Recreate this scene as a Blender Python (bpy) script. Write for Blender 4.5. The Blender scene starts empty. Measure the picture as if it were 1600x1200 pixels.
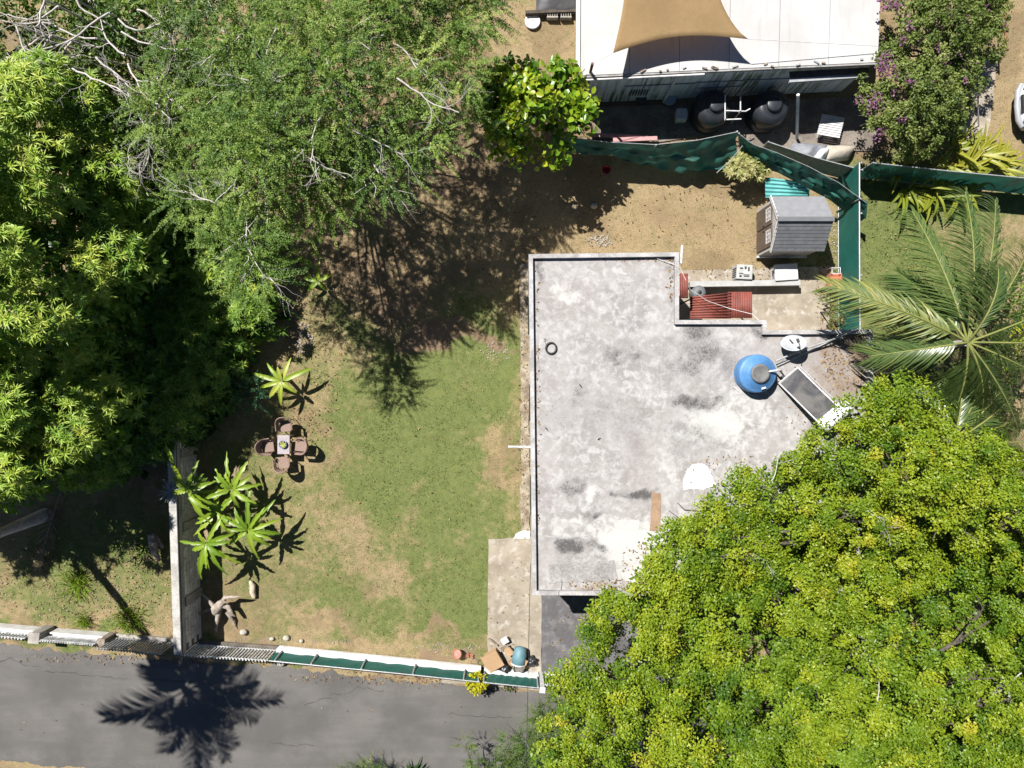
import bpy, bmesh, math, random
import numpy as np
from mathutils import Vector, Matrix
R = math.radians
random.seed(11)
rng = np.random.default_rng(11)
SC = bpy.context.scene
COL = SC.collection

# ------------------------------------------------------------------ camera, sky, sun, exposure
CAM_H = 24.0          # drone height in metres
FPX = 1080.0          # focal length in photo pixels (1600 wide)
cd = bpy.data.cameras.new('camera'); cam = bpy.data.objects.new('camera', cd); COL.objects.link(cam)
cam.location = (0, 0, CAM_H); cam.rotation_euler = (0, 0, 0)
cd.sensor_fit = 'HORIZONTAL'; cd.angle = 2 * math.atan(800 / FPX); cd.clip_start = 0.1; cd.clip_end = 2000
SC.camera = cam
SUN = Vector((0.475, -0.505, -1.0)).normalized()      # direction the light travels
sun_elev = math.asin(-SUN.z)
w = bpy.data.worlds.new('World'); SC.world = w; w.use_nodes = True
nt = w.node_tree; nt.nodes.clear()
sky = nt.nodes.new('ShaderNodeTexSky'); sky.sky_type = 'NISHITA'; sky.sun_disc = False
sky.altitude = 300; sky.air_density = 0.55; sky.dust_density = 0.1; sky.ozone_density = 1.0
sky.sun_elevation = sun_elev; sky.sun_rotation = math.atan2(-SUN.x, -SUN.y)
bg = nt.nodes.new('ShaderNodeBackground'); bg.inputs[1].default_value = 0.05
wo = nt.nodes.new('ShaderNodeOutputWorld')
nt.links.new(sky.outputs[0], bg.inputs[0]); nt.links.new(bg.outputs[0], wo.inputs[0])
sd = bpy.data.lights.new('sun', 'SUN'); sd.energy = 5.0; sd.angle = R(0.5); sd.color = (1.0, 0.96, 0.9)
so = bpy.data.objects.new('sun', sd); COL.objects.link(so); so.location = (-20, 20, 40)
so.rotation_euler = SUN.to_track_quat('-Z', 'Y').to_euler()
vs = SC.view_settings
vs.view_transform = 'Standard'; vs.look = 'None'; vs.gamma = 1; vs.use_curve_mapping = False
vs.exposure = 0.95
SC.render.engine = 'CYCLES'
SC.cycles.max_bounces = 5; SC.cycles.diffuse_bounces = 3; SC.cycles.transmission_bounces = 3
SC.cycles.transparent_max_bounces = 6

# ------------------------------------------------------------------ helpers
def P(px, py, z=0.0):
    """world point at height z seen at photo pixel (px, py) of the 1600x1200 frame"""
    k = (CAM_H - z) / FPX
    return Vector(((px - 800) * k, (600 - py) * k, z))
def m2(z=0.0):        # metres per photo pixel at height z
    return (CAM_H - z) / FPX

def vnoise(x, y, scale, seed):
    r = np.random.default_rng(seed); n = 256
    g = r.random((n, n))
    fx = x / scale; fy = y / scale
    ix = np.floor(fx).astype(int); iy = np.floor(fy).astype(int)
    tx = fx - ix; ty = fy - iy
    tx = tx * tx * (3 - 2 * tx); ty = ty * ty * (3 - 2 * ty)
    a = g[ix % n, iy % n]; b = g[(ix + 1) % n, iy % n]; c = g[ix % n, (iy + 1) % n]; d = g[(ix + 1) % n, (iy + 1) % n]
    return (a * (1 - tx) + b * tx) * (1 - ty) + (c * (1 - tx) + d * tx) * ty
def fbm(x, y, scale, seed, octv=4):
    s = 0; a = 1; t = 0
    for i in range(octv):
        s = s + a * vnoise(x + 17 * i, y - 9 * i, scale / 2 ** i, seed + i); t += a; a *= 0.55
    return s / t
def sstep(a, b, x):
    t = np.clip((x - a) / (b - a), 0, 1); return t * t * (3 - 2 * t)
def in_poly(x, y, poly):
    x = np.asarray(x); y = np.asarray(y); c = np.zeros(x.shape, bool); n = len(poly)
    for i in range(n):
        x0, y0 = poly[i][0], poly[i][1]; x1, y1 = poly[(i + 1) % n][0], poly[(i + 1) % n][1]
        if y0 == y1: continue
        c ^= ((y0 > y) != (y1 > y)) & (x < (x1 - x0) * (y - y0) / (y1 - y0) + x0)
    return c

def tag(o, label=None, cat=None, group=None, kind=None):
    if label: o['label'] = label
    if cat: o['category'] = cat
    if group: o['group'] = group
    if kind: o['kind'] = kind
    return o
def empty(name, loc=(0, 0, 0), rz=0.0, label=None, cat=None, group=None):
    o = bpy.data.objects.new(name, None); COL.objects.link(o); o.location = loc; o.rotation_euler = (0, 0, rz)
    o.empty_display_size = 0.2
    return tag(o, label, cat, group)
def copy_tree(o, parent=None):
    c = o.copy(); COL.objects.link(c); c.parent = parent
    for ch in list(o.children): copy_tree(ch, c)
    return c
def link_mesh(name, me, mat, parent=None, loc=None, rz=0.0):
    o = bpy.data.objects.new(name, me); COL.objects.link(o)
    if mat is not None and not me.materials:
        me.materials.append(mat)
    if parent is not None: o.parent = parent
    if loc is not None: o.location = loc
    if rz: o.rotation_euler = (0, 0, rz)
    return o

def np_mesh(name, V, F, mat, parent=None, tint=None, smooth=False, attr=None):
    """V (n,3); F (m,k) all of one size, or list of such arrays"""
    me = bpy.data.meshes.new(name)
    V = np.asarray(V, np.float32)
    Fs = F if isinstance(F, list) else [F]
    Fs = [np.asarray(f, np.int32) for f in Fs if len(f)]
    me.vertices.add(len(V)); me.vertices.foreach_set('co', V.ravel())
    loops = np.concatenate([f.ravel() for f in Fs]); sizes = np.concatenate([np.full(len(f), f.shape[1], np.int32) for f in Fs])
    me.loops.add(len(loops)); me.loops.foreach_set('vertex_index', loops)
    me.polygons.add(len(sizes)); starts = np.zeros(len(sizes), np.int32); starts[1:] = np.cumsum(sizes)[:-1]
    me.polygons.foreach_set('loop_start', starts)
    if smooth: me.polygons.foreach_set('use_smooth', np.ones(len(sizes), bool))
    if tint is not None:
        a = me.attributes.new('tint', 'FLOAT', 'POINT'); a.data.foreach_set('value', np.asarray(tint, np.float32))
    if attr is not None:
        a = me.attributes.new('mask', 'FLOAT_COLOR', 'POINT'); a.data.foreach_set('color', np.asarray(attr, np.float32).ravel())
    me.update(calc_edges=True)
    return link_mesh(name, me, mat, parent)

class MB:
    """collects boxes, prisms, tubes and lathes into one mesh"""
    def __init__(s): s.v = []; s.f = []; s.sm = []
    def add(s, vs, fs, smooth=False):
        n = len(s.v); s.v += [tuple(v) for v in vs]
        for f in fs: s.f.append(tuple(i + n for i in f)); s.sm.append(smooth)
        return s
    def box(s, c, d, rz=0.0, M=None):
        x, y, z = d[0] / 2, d[1] / 2, d[2] / 2
        vs = [Vector(p) for p in ((-x, -y, -z), (x, -y, -z), (x, y, -z), (-x, y, -z), (-x, -y, z), (x, -y, z), (x, y, z), (-x, y, z))]
        if M is None: M = Matrix.Rotation(rz, 3, 'Z')
        return s.add([M @ v + Vector(c) for v in vs], [(0, 3, 2, 1), (4, 5, 6, 7), (0, 1, 5, 4), (1, 2, 6, 5), (2, 3, 7, 6), (3, 0, 4, 7)])
    def beam(s, a, b, wd, ht):
        """bar from a to b, wd across horizontally, ht upright"""
        a = Vector(a); b = Vector(b); d = (b - a); L = d.length; d.normalize()
        up = Vector((0, 0, 1)) if abs(d.z) < 0.95 else Vector((0, 1, 0))
        y = up.cross(d).normalized(); z = d.cross(y)
        M = Matrix((d, y, z)).transposed()
        return s.box((a + b) / 2, (L, wd, ht), M=M)
    def prism(s, poly, z0, z1):
        n = len(poly); ar = sum(poly[i][0] * poly[(i + 1) % n][1] - poly[(i + 1) % n][0] * poly[i][1] for i in range(n))
        if ar < 0: poly = list(reversed(poly))
        vs = [(p[0], p[1], z0) for p in poly] + [(p[0], p[1], z1) for p in poly]
        fs = [tuple(reversed(range(n))), tuple(range(n, 2 * n))] + [(i, (i + 1) % n, n + (i + 1) % n, n + i) for i in range(n)]
        return s.add(vs, fs)
    def tube(s, pts, r, n=8, cap=True, smooth=True):
        pts = [Vector(p) for p in pts]; m = len(pts)
        rs = r if isinstance(r, (list, tuple)) else [r] * m
        vs = []; prev = None
        for i, p in enumerate(pts):
            d = (pts[min(i + 1, m - 1)] - pts[max(i - 1, 0)])
            d = d.normalized() if d.length > 1e-9 else Vector((0, 0, 1))
            if prev is None:
                up = Vector((0, 0, 1)) if abs(d.z) < 0.9 else Vector((1, 0, 0)); x = up.cross(d).normalized()
            else:
                x = (prev - d * prev.dot(d)).normalized()
            prev = x; y = d.cross(x)
            for k in range(n):
                a = 2 * math.pi * k / n; vs.append(p + (x * math.cos(a) + y * math.sin(a)) * rs[i])
        fs = [(i * n + k, i * n + (k + 1) % n, (i + 1) * n + (k + 1) % n, (i + 1) * n + k) for i in range(m - 1) for k in range(n)]
        s.add(vs, fs, smooth)
        if cap: s.add(vs[:n], [tuple(reversed(range(n)))]); s.add(vs[-n:], [tuple(range(n))])
        return s
    def lathe(s, prof, c=(0, 0, 0), n=28, smooth=True):
        vs = []; c = Vector(c); m = len(prof)
        for r, z in prof:
            for k in range(n):
                a = 2 * math.pi * k / n; vs.append(c + Vector((r * math.cos(a), r * math.sin(a), z)))
        fs = [(i * n + k, i * n + (k + 1) % n, (i + 1) * n + (k + 1) % n, (i + 1) * n + k) for i in range(m - 1) for k in range(n)]
        s.add(vs, fs, smooth)
        s.add(vs[:n], [tuple(reversed(range(n)))]); s.add(vs[-n:], [tuple(range(n))])
        return s
    def build(s, name, mat, parent=None, loc=None, rz=0.0, bevel=0.0):
        me = bpy.data.meshes.new(name); me.from_pydata(s.v, [], s.f); me.update()
        me.polygons.foreach_set('use_smooth', s.sm)
        o = link_mesh(name, me, mat, parent, loc, rz)
        if bevel:
            b = o.modifiers.new('bevel', 'BEVEL'); b.width = bevel; b.segments = 2; b.limit_method = 'ANGLE'
        return o

# ------------------------------------------------------------------ materials
def new_mat(name):
    m = bpy.data.materials.new(name); m.use_nodes = True
    t = m.node_tree; b = t.nodes['Principled BSDF']; return m, t, b
def N(t, typ, **kw):
    n = t.nodes.new(typ)
    for k, v in kw.items():
        if k in n.inputs.keys() if hasattr(n.inputs, 'keys') else False: n.inputs[k].default_value = v
        else: setattr(n, k, v)
    return n
def noise(t, vec, scale, detail=4, rough=0.6, dist=0.0):
    n = t.nodes.new('ShaderNodeTexNoise'); n.inputs['Scale'].default_value = scale; n.inputs['Detail'].default_value = detail
    n.inputs['Roughness'].default_value = rough; n.inputs['Distortion'].default_value = dist
    if vec is not None: t.links.new(vec, n.inputs['Vector'])
    return n.outputs[0]
def ramp(t, fac, stops):
    r = t.nodes.new('ShaderNodeValToRGB'); e = r.color_ramp.elements
    while len(e) < len(stops): e.new(0.5)
    for i, (p, c) in enumerate(stops):
        e[i].position = p; e[i].color = (*c, 1) if len(c) == 3 else c
    t.links.new(fac, r.inputs[0]); return r.outputs[0]
def framp(t, fac, a, b, va=0.0, vb=1.0):
    r = t.nodes.new('ShaderNodeMapRange'); r.interpolation_type = 'SMOOTHSTEP'
    for i, v in enumerate((a, b, va, vb)): r.inputs[1 + i].default_value = v
    t.links.new(fac, r.inputs[0]); return r.outputs[0]
def mix(t, fac, a, b, mode='MIX'):
    n = t.nodes.new('ShaderNodeMix'); n.data_type = 'RGBA'; n.blend_type = mode
    for val, sock in ((fac, n.inputs[0]), (a, n.inputs[6]), (b, n.inputs[7])):
        if isinstance(val, (int, float)): sock.default_value = val
        elif isinstance(val, (tuple, list)): sock.default_value = (*val, 1) if len(val) == 3 else val
        else: t.links.new(val, sock)
    return n.outputs[2]
def math_(t, op, a, b=0.0):
    n = t.nodes.new('ShaderNodeMath'); n.operation = op
    for val, sock in ((a, n.inputs[0]), (b, n.inputs[1])):
        if isinstance(val, (int, float)): sock.default_value = val
        else: t.links.new(val, sock)
    return n.outputs[0]
def bump(t, b, h, strength=0.3, dist=0.02):
    n = t.nodes.new('ShaderNodeBump'); n.inputs['Strength'].default_value = strength; n.inputs['Distance'].default_value = dist
    t.links.new(h, n.inputs['Height']); t.links.new(n.outputs[0], b.inputs['Normal'])
def pos(t):
    return t.nodes.new('ShaderNodeNewGeometry').outputs['Position']
def objc(t):
    return t.nodes.new('ShaderNodeTexCoord').outputs['Object']

MATS = {}
def mat(name, c1, c2=None, scale=6.0, rough=0.75, metal=0.0, spec=0.4, bmp=0.15, world=True, lo=0.35, hi=0.65, fine=0.12, rnd=0.0):
    """weathered paint / plastic / metal / concrete: two tones mixed by noise, fine grain and relief"""
    if name in MATS: return MATS[name]
    m, t, b = new_mat(name)
    vec = pos(t) if world else objc(t)
    c2 = c2 or tuple(x * 0.72 for x in c1)
    col = mix(t, framp(t, noise(t, vec, scale, 5, 0.62), lo, hi), c1, c2)
    g = noise(t, vec, scale * 9, 3, 0.7)
    col = mix(t, fine, col, ramp(t, g, [(0.25, (0, 0, 0)), (0.75, (1, 1, 1))]), 'OVERLAY')
    if rnd:
        oi = t.nodes.new('ShaderNodeObjectInfo')
        col = mix(t, framp(t, oi.outputs['Random'], 0, 1, 0, rnd), col, c2)
    t.links.new(col, b.inputs['Base Color'])
    b.inputs['Roughness'].default_value = rough; b.inputs['Metallic'].default_value = metal
    b.inputs['Specular IOR Level'].default_value = spec
    if bmp: bump(t, b, g, bmp, 0.01)
    MATS[name] = m; return m
def leaf_mat(name, stops, rough=0.5, trans=0.3, spec=0.35, tr_col=None):
    """leaf colour by tint attribute (shoot age, and shade painted into lower and shaded crowns); light comes through the blade"""
    if name in MATS: return MATS[name]
    m, t, b = new_mat(name)
    a = t.nodes.new('ShaderNodeAttribute'); a.attribute_name = 'tint'
    col = ramp(t, a.outputs['Fac'], stops)
    t.links.new(col, b.inputs['Base Color']); b.inputs['Roughness'].default_value = rough
    b.inputs['Specular IOR Level'].default_value = spec
    tr = t.nodes.new('ShaderNodeBsdfTranslucent')
    t.links.new(mix(t, 1.0, col, tr_col or (1.0, 1.0, 0.55), 'MULTIPLY'), tr.inputs[0])
    mx = t.nodes.new('ShaderNodeMixShader'); mx.inputs[0].default_value = trans
    t.links.new(b.outputs[0], mx.inputs[1]); t.links.new(tr.outputs[0], mx.inputs[2])
    t.links.new(mx.outputs[0], t.nodes['Material Output'].inputs[0])
    MATS[name] = m; return m

WHITE_PAINT = mat('white_paint', (0.62, 0.62, 0.63), (0.45, 0.44, 0.43), 5, 0.6)
GALV = mat('galvanised_steel', (0.42, 0.44, 0.45), (0.3, 0.31, 0.32), 14, 0.45, 0.35)
BLACK_PLASTIC = mat('black_plastic', (0.018, 0.018, 0.02), (0.03, 0.03, 0.032), 8, 0.5)
DARK_METAL = mat('dark_metal', (0.05, 0.05, 0.055), (0.09, 0.08, 0.075), 8, 0.55, 0.2)
CONC = mat('concrete', (0.34, 0.315, 0.285), (0.22, 0.205, 0.185), 1.6, 0.9, fine=0.3, bmp=0.4)
BARK = mat('bark', (0.12, 0.1, 0.08), (0.06, 0.05, 0.04), 9, 0.95, fine=0.4, bmp=0.6)
PALE_BARK = mat('pale_bark', (0.5, 0.47, 0.45), (0.34, 0.31, 0.29), 9, 0.9, fine=0.3, bmp=0.4)
WOOD = mat('weathered_wood', (0.28, 0.235, 0.19), (0.16, 0.13, 0.1), 7, 0.9, fine=0.4, bmp=0.5)
# ------------------------------------------------------------------ ground: soil, dry and green grass
ROOF_Z = 3.05; PAR_Z = 3.2
HOUSE_PX = [(826, 397), (1061, 394), (1061, 500), (1198, 500), (1198, 516), (1364, 515), (1366, 932), (832, 930)]
HOUSE = [P(x, y, PAR_Z).xy for x, y in HOUSE_PX]
PATH_PX = [(763, 842), (846, 838), (846, 1050), (762, 1042)]
PAD_PX = [(846.2, 880), (1060, 880), (1060, 1075), (846.2, 1052)]
PATIO_PX = [(1024, 424), (1296, 416), (1296, 540), (1024, 540)]
APRON_PX = [(812, 412), (826, 412), (828, 842), (814, 842)]
def gp(pts): return [P(x, y, 0).xy for x, y in pts]
ROAD_TOP = [(-250, 985), (0, 1007), (90, 1018), (175, 1024), (300, 1034), (420, 1042), (520, 1052), (600, 1062), (690, 1070), (780, 1078), (860, 1084), (1000, 1100), (1300, 1128), (1900, 1180)]
ROAD_BOT = [(-250, 1165), (0, 1189), (100, 1198), (300, 1212), (800, 1216), (1300, 1230), (1900, 1280)]

def ground_masks(x, y):
    px = 800 + x * 45; py = 600 - y * 45
    def blob(cx, cy, rx, ry, s=0.35):
        d = np.sqrt(((px - cx) / rx) ** 2 + ((py - cy) / ry) ** 2)
        return 1 - sstep(1 - s, 1 + s, d)
    wx = fbm(x, y, 2.2, 3); wy = fbm(x, y, 2.2, 31)
    px = px + (wx - 0.5) * 150 + (fbm(x, y, 0.5, 41) - 0.5) * 60; py = py + (wy - 0.5) * 150 + (fbm(x, y, 0.5, 45) - 0.5) * 60
    g = np.zeros_like(x); b = np.zeros_like(x)
    for a in ((655, 710, 175, 215, .95), (690, 920, 125, 90, .95), (560, 590, 80, 70, .6), (600, 510, 70, 40, .65), (745, 540, 60, 70, .7),
              (520, 800, 80, 110, .62), (610, 900, 80, 60, .6), (790, 800, 40, 60, .6), (440, 960, 45, 30, .3), (700, 460, 60, 40, .4),
              (1410, 400, 120, 170, 1.0), (1590, 335, 70, 60, .75), (1450, 560, 120, 90, .5), (60, 930, 90, 40, .6), (200, 940, 70, 40, .55), (210, 1000, 40, 20, .6), (150, 850, 170, 90, .65),
              (60, 1010, 160, 14, .8), (280, 950, 18, 80, .6), (560, 640, 60, 60, .4), (750, 890, 60, 110, .8), (740, 740, 75, 130, .85), (480, 1042, 60, 8, .6), (360, 1022, 80, 8, .5)):
        g = np.maximum(g, blob(*a[:4], 0.85) * a[4])
    g = np.maximum(g, 0.62 * blob(610, 760, 270, 300, 0.6) * in_poly(800 + x * 45, 600 - y * 45, [(310, 440), (818, 440), (818, 1010), (310, 1000)]))
    for a in ((555, 868, 60, 36, .5), (470, 690, 52, 60, .5), (800, 650, 22, 120, .45), (480, 820, 35, 60, .35), (790, 720, 30, 60, .5), (450, 1000, 300, 14, .8), (650, 760, 25, 15, .4)):
        g = g * (1 - blob(*a[:4], 0.4) * a[4])
    for a in ((700, 525, 75, 32, .85), (480, 520, 36, 60, .8), (790, 560, 30, 20, .6), (380, 975, 60, 40, .45), (1100, 330, 90, 50, .45), (600, 430, 170, 90, .55), (1180, 385, 50, 20, .5),
              (720, 255, 180, 60, .6), (960, 190, 200, 60, .9), (1200, 190, 250, 60, .9), (560, 1000, 160, 10, .5), (640, 1050, 110, 12, .8), (1440, 580, 80, 50, .5), (150, 920, 150, 30, .35)):
        b = np.maximum(b, blob(*a[:4], 0.5) * a[4])
    n1 = fbm(x, y, 0.9, 5); n2 = fbm(x, y, 3.5, 50)
    g = np.clip(g * (0.35 + 1.25 * n1) + (n2 - 0.5) * 0.5 * sstep(0.0, 0.3, g) + 0.25 * (fbm(x, y, 0.6, 57) - 0.55), 0, 1)
    b = np.clip(b * (0.4 + 1.1 * fbm(x, y, 1.3, 71)), 0, 1)
    d = sstep(0.42, 0.68, fbm(x, y, 1.4, 90, 5))
    return g, b, d

gx = np.arange(-20, 20.001, 0.1); gy = np.arange(-15.5, 15.5001, 0.1)
X, Y = np.meshgrid(gx, gy, indexing='ij'); nx, ny = X.shape
gm, bmk, dmk = ground_masks(X.ravel(), Y.ravel())
Z = (fbm(X.ravel(), Y.ravel(), 1.1, 7) - 0.5) * 0.05 + (fbm(X.ravel(), Y.ravel(), 0.3, 8, 2) - 0.5) * 0.03 - 0.045
V = np.stack([X.ravel(), Y.ravel(), Z], 1)
I = np.arange(nx * ny).reshape(nx, ny)
Fq = np.stack([I[:-1, :-1], I[1:, :-1], I[1:, 1:], I[:-1, 1:]], -1).reshape(-1, 4)
ring = np.array([(-20, -15.5), (20, -15.5), (20, 15.5), (-20, 15.5), (-400, -400), (400, -400), (400, 400), (-400, 400)], float)
nV = len(V)
V = np.concatenate([V, np.c_[ring, np.full(8, -0.045)]])
Fq = np.concatenate([Fq, np.array([(4, 5, 1, 0), (5, 6, 2, 1), (6, 7, 3, 2), (7, 4, 0, 3)]) + nV])
A = np.ones((len(V), 4)); A[:nV, 0] = gm; A[:nV, 1] = bmk; A[:nV, 2] = dmk; A[nV:, 0] = 0.4; A[nV:, 1] = 0; A[nV:, 2] = 0.3
GM, gt, gb = new_mat('ground_soil_and_turf')
att = gt.nodes.new('ShaderNodeAttribute'); att.attribute_name = 'mask'
sep = gt.nodes.new('ShaderNodeSeparateColor'); gt.links.new(att.outputs['Color'], sep.inputs[0])
gp_ = pos(gt)
nf = noise(gt, gp_, 26, 4, 0.75); nm = noise(gt, gp_, 5, 5, 0.7); nb = noise(gt, gp_, 1.1, 4, 0.6)
straw = mix(gt, framp(gt, nm, 0.3, 0.7), (0.28, 0.195, 0.095), (0.185, 0.125, 0.06))
straw = mix(gt, framp(gt, nf, 0.3, 0.72), straw, (0.38, 0.305, 0.19), 'MIX')
soil = mix(gt, framp(gt, nf, 0.3, 0.7), (0.265, 0.19, 0.125), (0.175, 0.12, 0.078))
turf = mix(gt, framp(gt, nm, 0.3, 0.7), (0.15, 0.18, 0.056), (0.094, 0.13, 0.038))
turf = mix(gt, framp(gt, nf, 0.42, 0.8), turf, (0.215, 0.21, 0.085))
nq = noise(gt, gp_, 2.2, 6, 0.72)
gfac = framp(gt, math_(gt, 'ADD', math_(gt, 'ADD', sep.outputs[0], math_(gt, 'MULTIPLY', math_(gt, 'SUBTRACT', nq, 0.5), 0.9)), math_(gt, 'MULTIPLY', math_(gt, 'SUBTRACT', nm, 0.5), 0.9)), -0.05, 0.72)
bfac = framp(gt, math_(gt, 'ADD', sep.outputs[1], math_(gt, 'MULTIPLY', math_(gt, 'SUBTRACT', nf, 0.5), 0.8)), 0.3, 0.75)
straw = mix(gt, math_(gt, 'MULTIPLY', framp(gt, math_(gt, 'ADD', sep.outputs[2], math_(gt, 'SUBTRACT', nm, 0.5)), 0.15, 0.85), 0.45), straw, (0.165, 0.118, 0.07))
col = mix(gt, bfac, mix(gt, gfac, straw, turf), soil)
spk = noise(gt, gp_, 70, 2, 0.6)
col = mix(gt, framp(gt, spk, 0.62, 0.72), col, (0.42, 0.36, 0.25))
col = mix(gt, framp(gt, spk, 0.4, 0.28, 0.0, 0.6), col, (0.06, 0.052, 0.03))
gt.links.new(col, gb.inputs['Base Color']); gb.inputs['Roughness'].default_value = 0.95; gb.inputs['Specular IOR Level'].default_value = 0.1
bump(gt, gb, math_(gt, 'ADD', nf, spk), 0.9, 0.03)
ground = np_mesh('ground', V, Fq, GM, attr=A, smooth=True); tag(ground, kind='structure')

# ------------------------------------------------------------------ road with cracks
AS, t, b = new_mat('asphalt'); p_ = pos(t)
mp = t.nodes.new('ShaderNodeMapping'); mp.inputs['Scale'].default_value = (0.25, 2.2, 1); mp.inputs['Rotation'].default_value = (0, 0, R(4.8)); t.links.new(p_, mp.inputs[0])
c = mix(t, framp(t, noise(t, mp.outputs[0], 0.8, 4, 0.6), 0.3, 0.7), (0.108, 0.103, 0.098), (0.14, 0.133, 0.127))
c = mix(t, framp(t, noise(t, p_, 0.55, 4, 0.6), 0.35, 0.7), c, (0.09, 0.086, 0.083))
c = mix(t, framp(t, noise(t, p_, 1.7, 7, 0.75, 0.4), 0.6, 0.72, 0, 0.55), c, (0.07, 0.067, 0.065))
ag = noise(t, p_, 42, 4, 0.85)
c = mix(t, framp(t, ag, 0.3, 0.75), mix(t, 1.0, c, (0.62, 0.62, 0.62), 'MULTIPLY'), mix(t, 1.0, c, (1.38, 1.37, 1.35), 'MULTIPLY'))
c = mix(t, framp(t, noise(t, p_, 9, 3, 0.7), 0.7, 0.78), c, (0.17, 0.165, 0.15))
t.links.new(c, b.inputs['Base Color']); b.inputs['Roughness'].default_value = 0.9; b.inputs['Specular IOR Level'].default_value = 0.25
bump(t, b, ag, 0.5, 0.01)
def poly_at(pts, x):
    return np.interp(x, [p[0] for p in pts], [p[1] for p in pts])
xs = np.arange(-250, 1900, 2.5)
yt = poly_at(ROAD_TOP, xs) + (fbm(xs * 0.05, xs * 0, 0.9, 12) - 0.5) * 12 + (fbm(xs * 0.2, xs * 0, 0.9, 13, 6) - 0.5) * 9
yb = poly_at(ROAD_BOT, xs) + (fbm(xs * 0.05, xs * 0, 0.9, 15) - 0.5) * 10
V = []; Fq = []
rows = 10
for i in range(len(xs)):
    for r in range(rows + 1):
        f = r / rows
        q = P(xs[i], yt[i] * (1 - f) + yb[i] * f); V.append((q.x, q.y, 0.0 if 0 < r < rows else -0.03))
for i in range(len(xs) - 1):
    for r in range(rows):
        a = i * (rows + 1) + r; Fq.append((a, a + 1, a + rows + 2, a + rows + 1))
road = np_mesh('road', V, np.array(Fq), AS, smooth=True); tag(road, kind='structure')
CRACK_DARK = mat('crack_dark', (0.03, 0.028, 0.027), (0.045, 0.042, 0.04), 10, 0.95)  # even dark colour for the strips laid along crack lines
def crack(pts, wd, parent, z=0.006, amp=5, name='crack'):
    pl = []
    for (a, b_) in zip(pts[:-1], pts[1:]):
        n = max(2, int(math.hypot(b_[0] - a[0], b_[1] - a[1]) / 6))
        for i in range(n):
            f = i / n; pl.append((a[0] + (b_[0] - a[0]) * f, a[1] + (b_[1] - a[1]) * f + random.uniform(-amp, amp) * 0.5))
    pl.append(pts[-1]); V = []; F_ = []
    for i, q in enumerate(pl):
        w_ = wd * random.uniform(0.3, 1.0); p = P(*q)
        V += [(p.x, p.y + w_, z), (p.x, p.y - w_, z)]
        if i: F_.append((2 * i - 2, 2 * i - 1, 2 * i + 1, 2 * i))
    return np_mesh(name, V, np.array(F_), CRACK_DARK, parent)
for pts in ([(-20, 1040), (15, 1029), (30, 1034), (45, 1042), (65, 1043)], [(70, 1049), (100, 1050), (130, 1053), (165, 1059), (200, 1060)],
            [(240, 1061), (300, 1067), (350, 1068), (400, 1077)], [(515, 1084), (535, 1085), (550, 1080), (560, 1074), (580, 1078), (600, 1079)],
            [(475, 1100), (500, 1094), (520, 1092)], [(700, 1115), (760, 1119), (800, 1120)], [(420, 1160), (450, 1164), (490, 1165)]):
    crack(pts, 0.012, road)

# ------------------------------------------------------------------ pavements
PV, t, b = new_mat('stained_concrete_slab'); p_ = pos(t)
c = mix(t, framp(t, noise(t, p_, 1.3, 5, 0.65), 0.32, 0.68), (0.3, 0.26, 0.205), (0.2, 0.17, 0.13))
c = mix(t, framp(t, noise(t, p_, 3.4, 5, 0.7), 0.5, 0.7), c, (0.37, 0.345, 0.31))
c = mix(t, framp(t, noise(t, p_, 2.3, 5, 0.7, 0.6), 0.6, 0.78), c, (0.2, 0.14, 0.085))
g_ = noise(t, p_, 34, 3, 0.7)
c = mix(t, framp(t, g_, 0.6, 0.75, 0, 0.5), c, (0.15, 0.12, 0.09))
t.links.new(c, b.inputs['Base Color']); b.inputs['Roughness'].default_value = 0.92; bump(t, b, g_, 0.5, 0.012)
DP, t, b = new_mat('dark_painted_driveway'); p_ = pos(t)
c = mix(t, framp(t, noise(t, p_, 1.8, 7, 0.75, 0.2), 0.42, 0.68), (0.075, 0.072, 0.077), (0.15, 0.148, 0.152))
c = mix(t, framp(t, noise(t, p_, 5, 7, 0.8, 0.2), 0.57, 0.75), c, (0.23, 0.23, 0.23))
t.links.new(c, b.inputs['Base Color']); b.inputs['Roughness'].default_value = 0.75; bump(t, b, noise(t, p_, 40, 3), 0.3, 0.01)
def slab(name, px_pts, z, mt, parent=None, rough=0.0, sub=14):
    """a slab with slightly broken edges"""
    pts = gp(px_pts); out = []
    for i in range(len(pts)):
        a, c_ = pts[i], pts[(i + 1) % len(pts)]
        n = max(1, int((c_ - a).length / 0.25)) if rough else 1
        nrm = Vector((c_.y - a.y, a.x - c_.x)).normalized()
        for k in range(n):
            q = a + (c_ - a) * k / n
            if k: q = q + nrm * random.uniform(-rough, rough)
            out.append(q)
    o = MB().prism(out, -0.12, z).build(name, mt, parent)
    if parent is None: tag(o, kind='structure')
    return o
slab('path', PATH_PX, 0.02, PV, rough=0.015)
slab('driveway', PAD_PX, 0.014, DP, rough=0.006)
patio = slab('patio', PATIO_PX, 0.02, PV, rough=0.02)
crack([(1245, 424), (1243, 470), (1244, 520)], 0.012, patio, 0.024, 1)
slab('house_apron', APRON_PX, 0.018, mat('dirty_footing', (0.3, 0.26, 0.2), (0.15, 0.12, 0.085), 2.6, 0.95, fine=0.4, bmp=0.4), rough=0.035)
slab('broken_path_end', [(800, 846), (806, 834), (818, 828), (828, 830), (828, 841), (805, 841)], 0.03, mat('pale_mortar', (0.55, 0.55, 0.53), (0.38, 0.38, 0.36), 5, 0.9, fine=0.35), rough=0.03)
slab('kerb_strip', [(690, 1052), (862, 1066), (1000, 1082), (1000, 1094), (862, 1079), (690, 1066)], 0.035, PV, rough=0.03)
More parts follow.
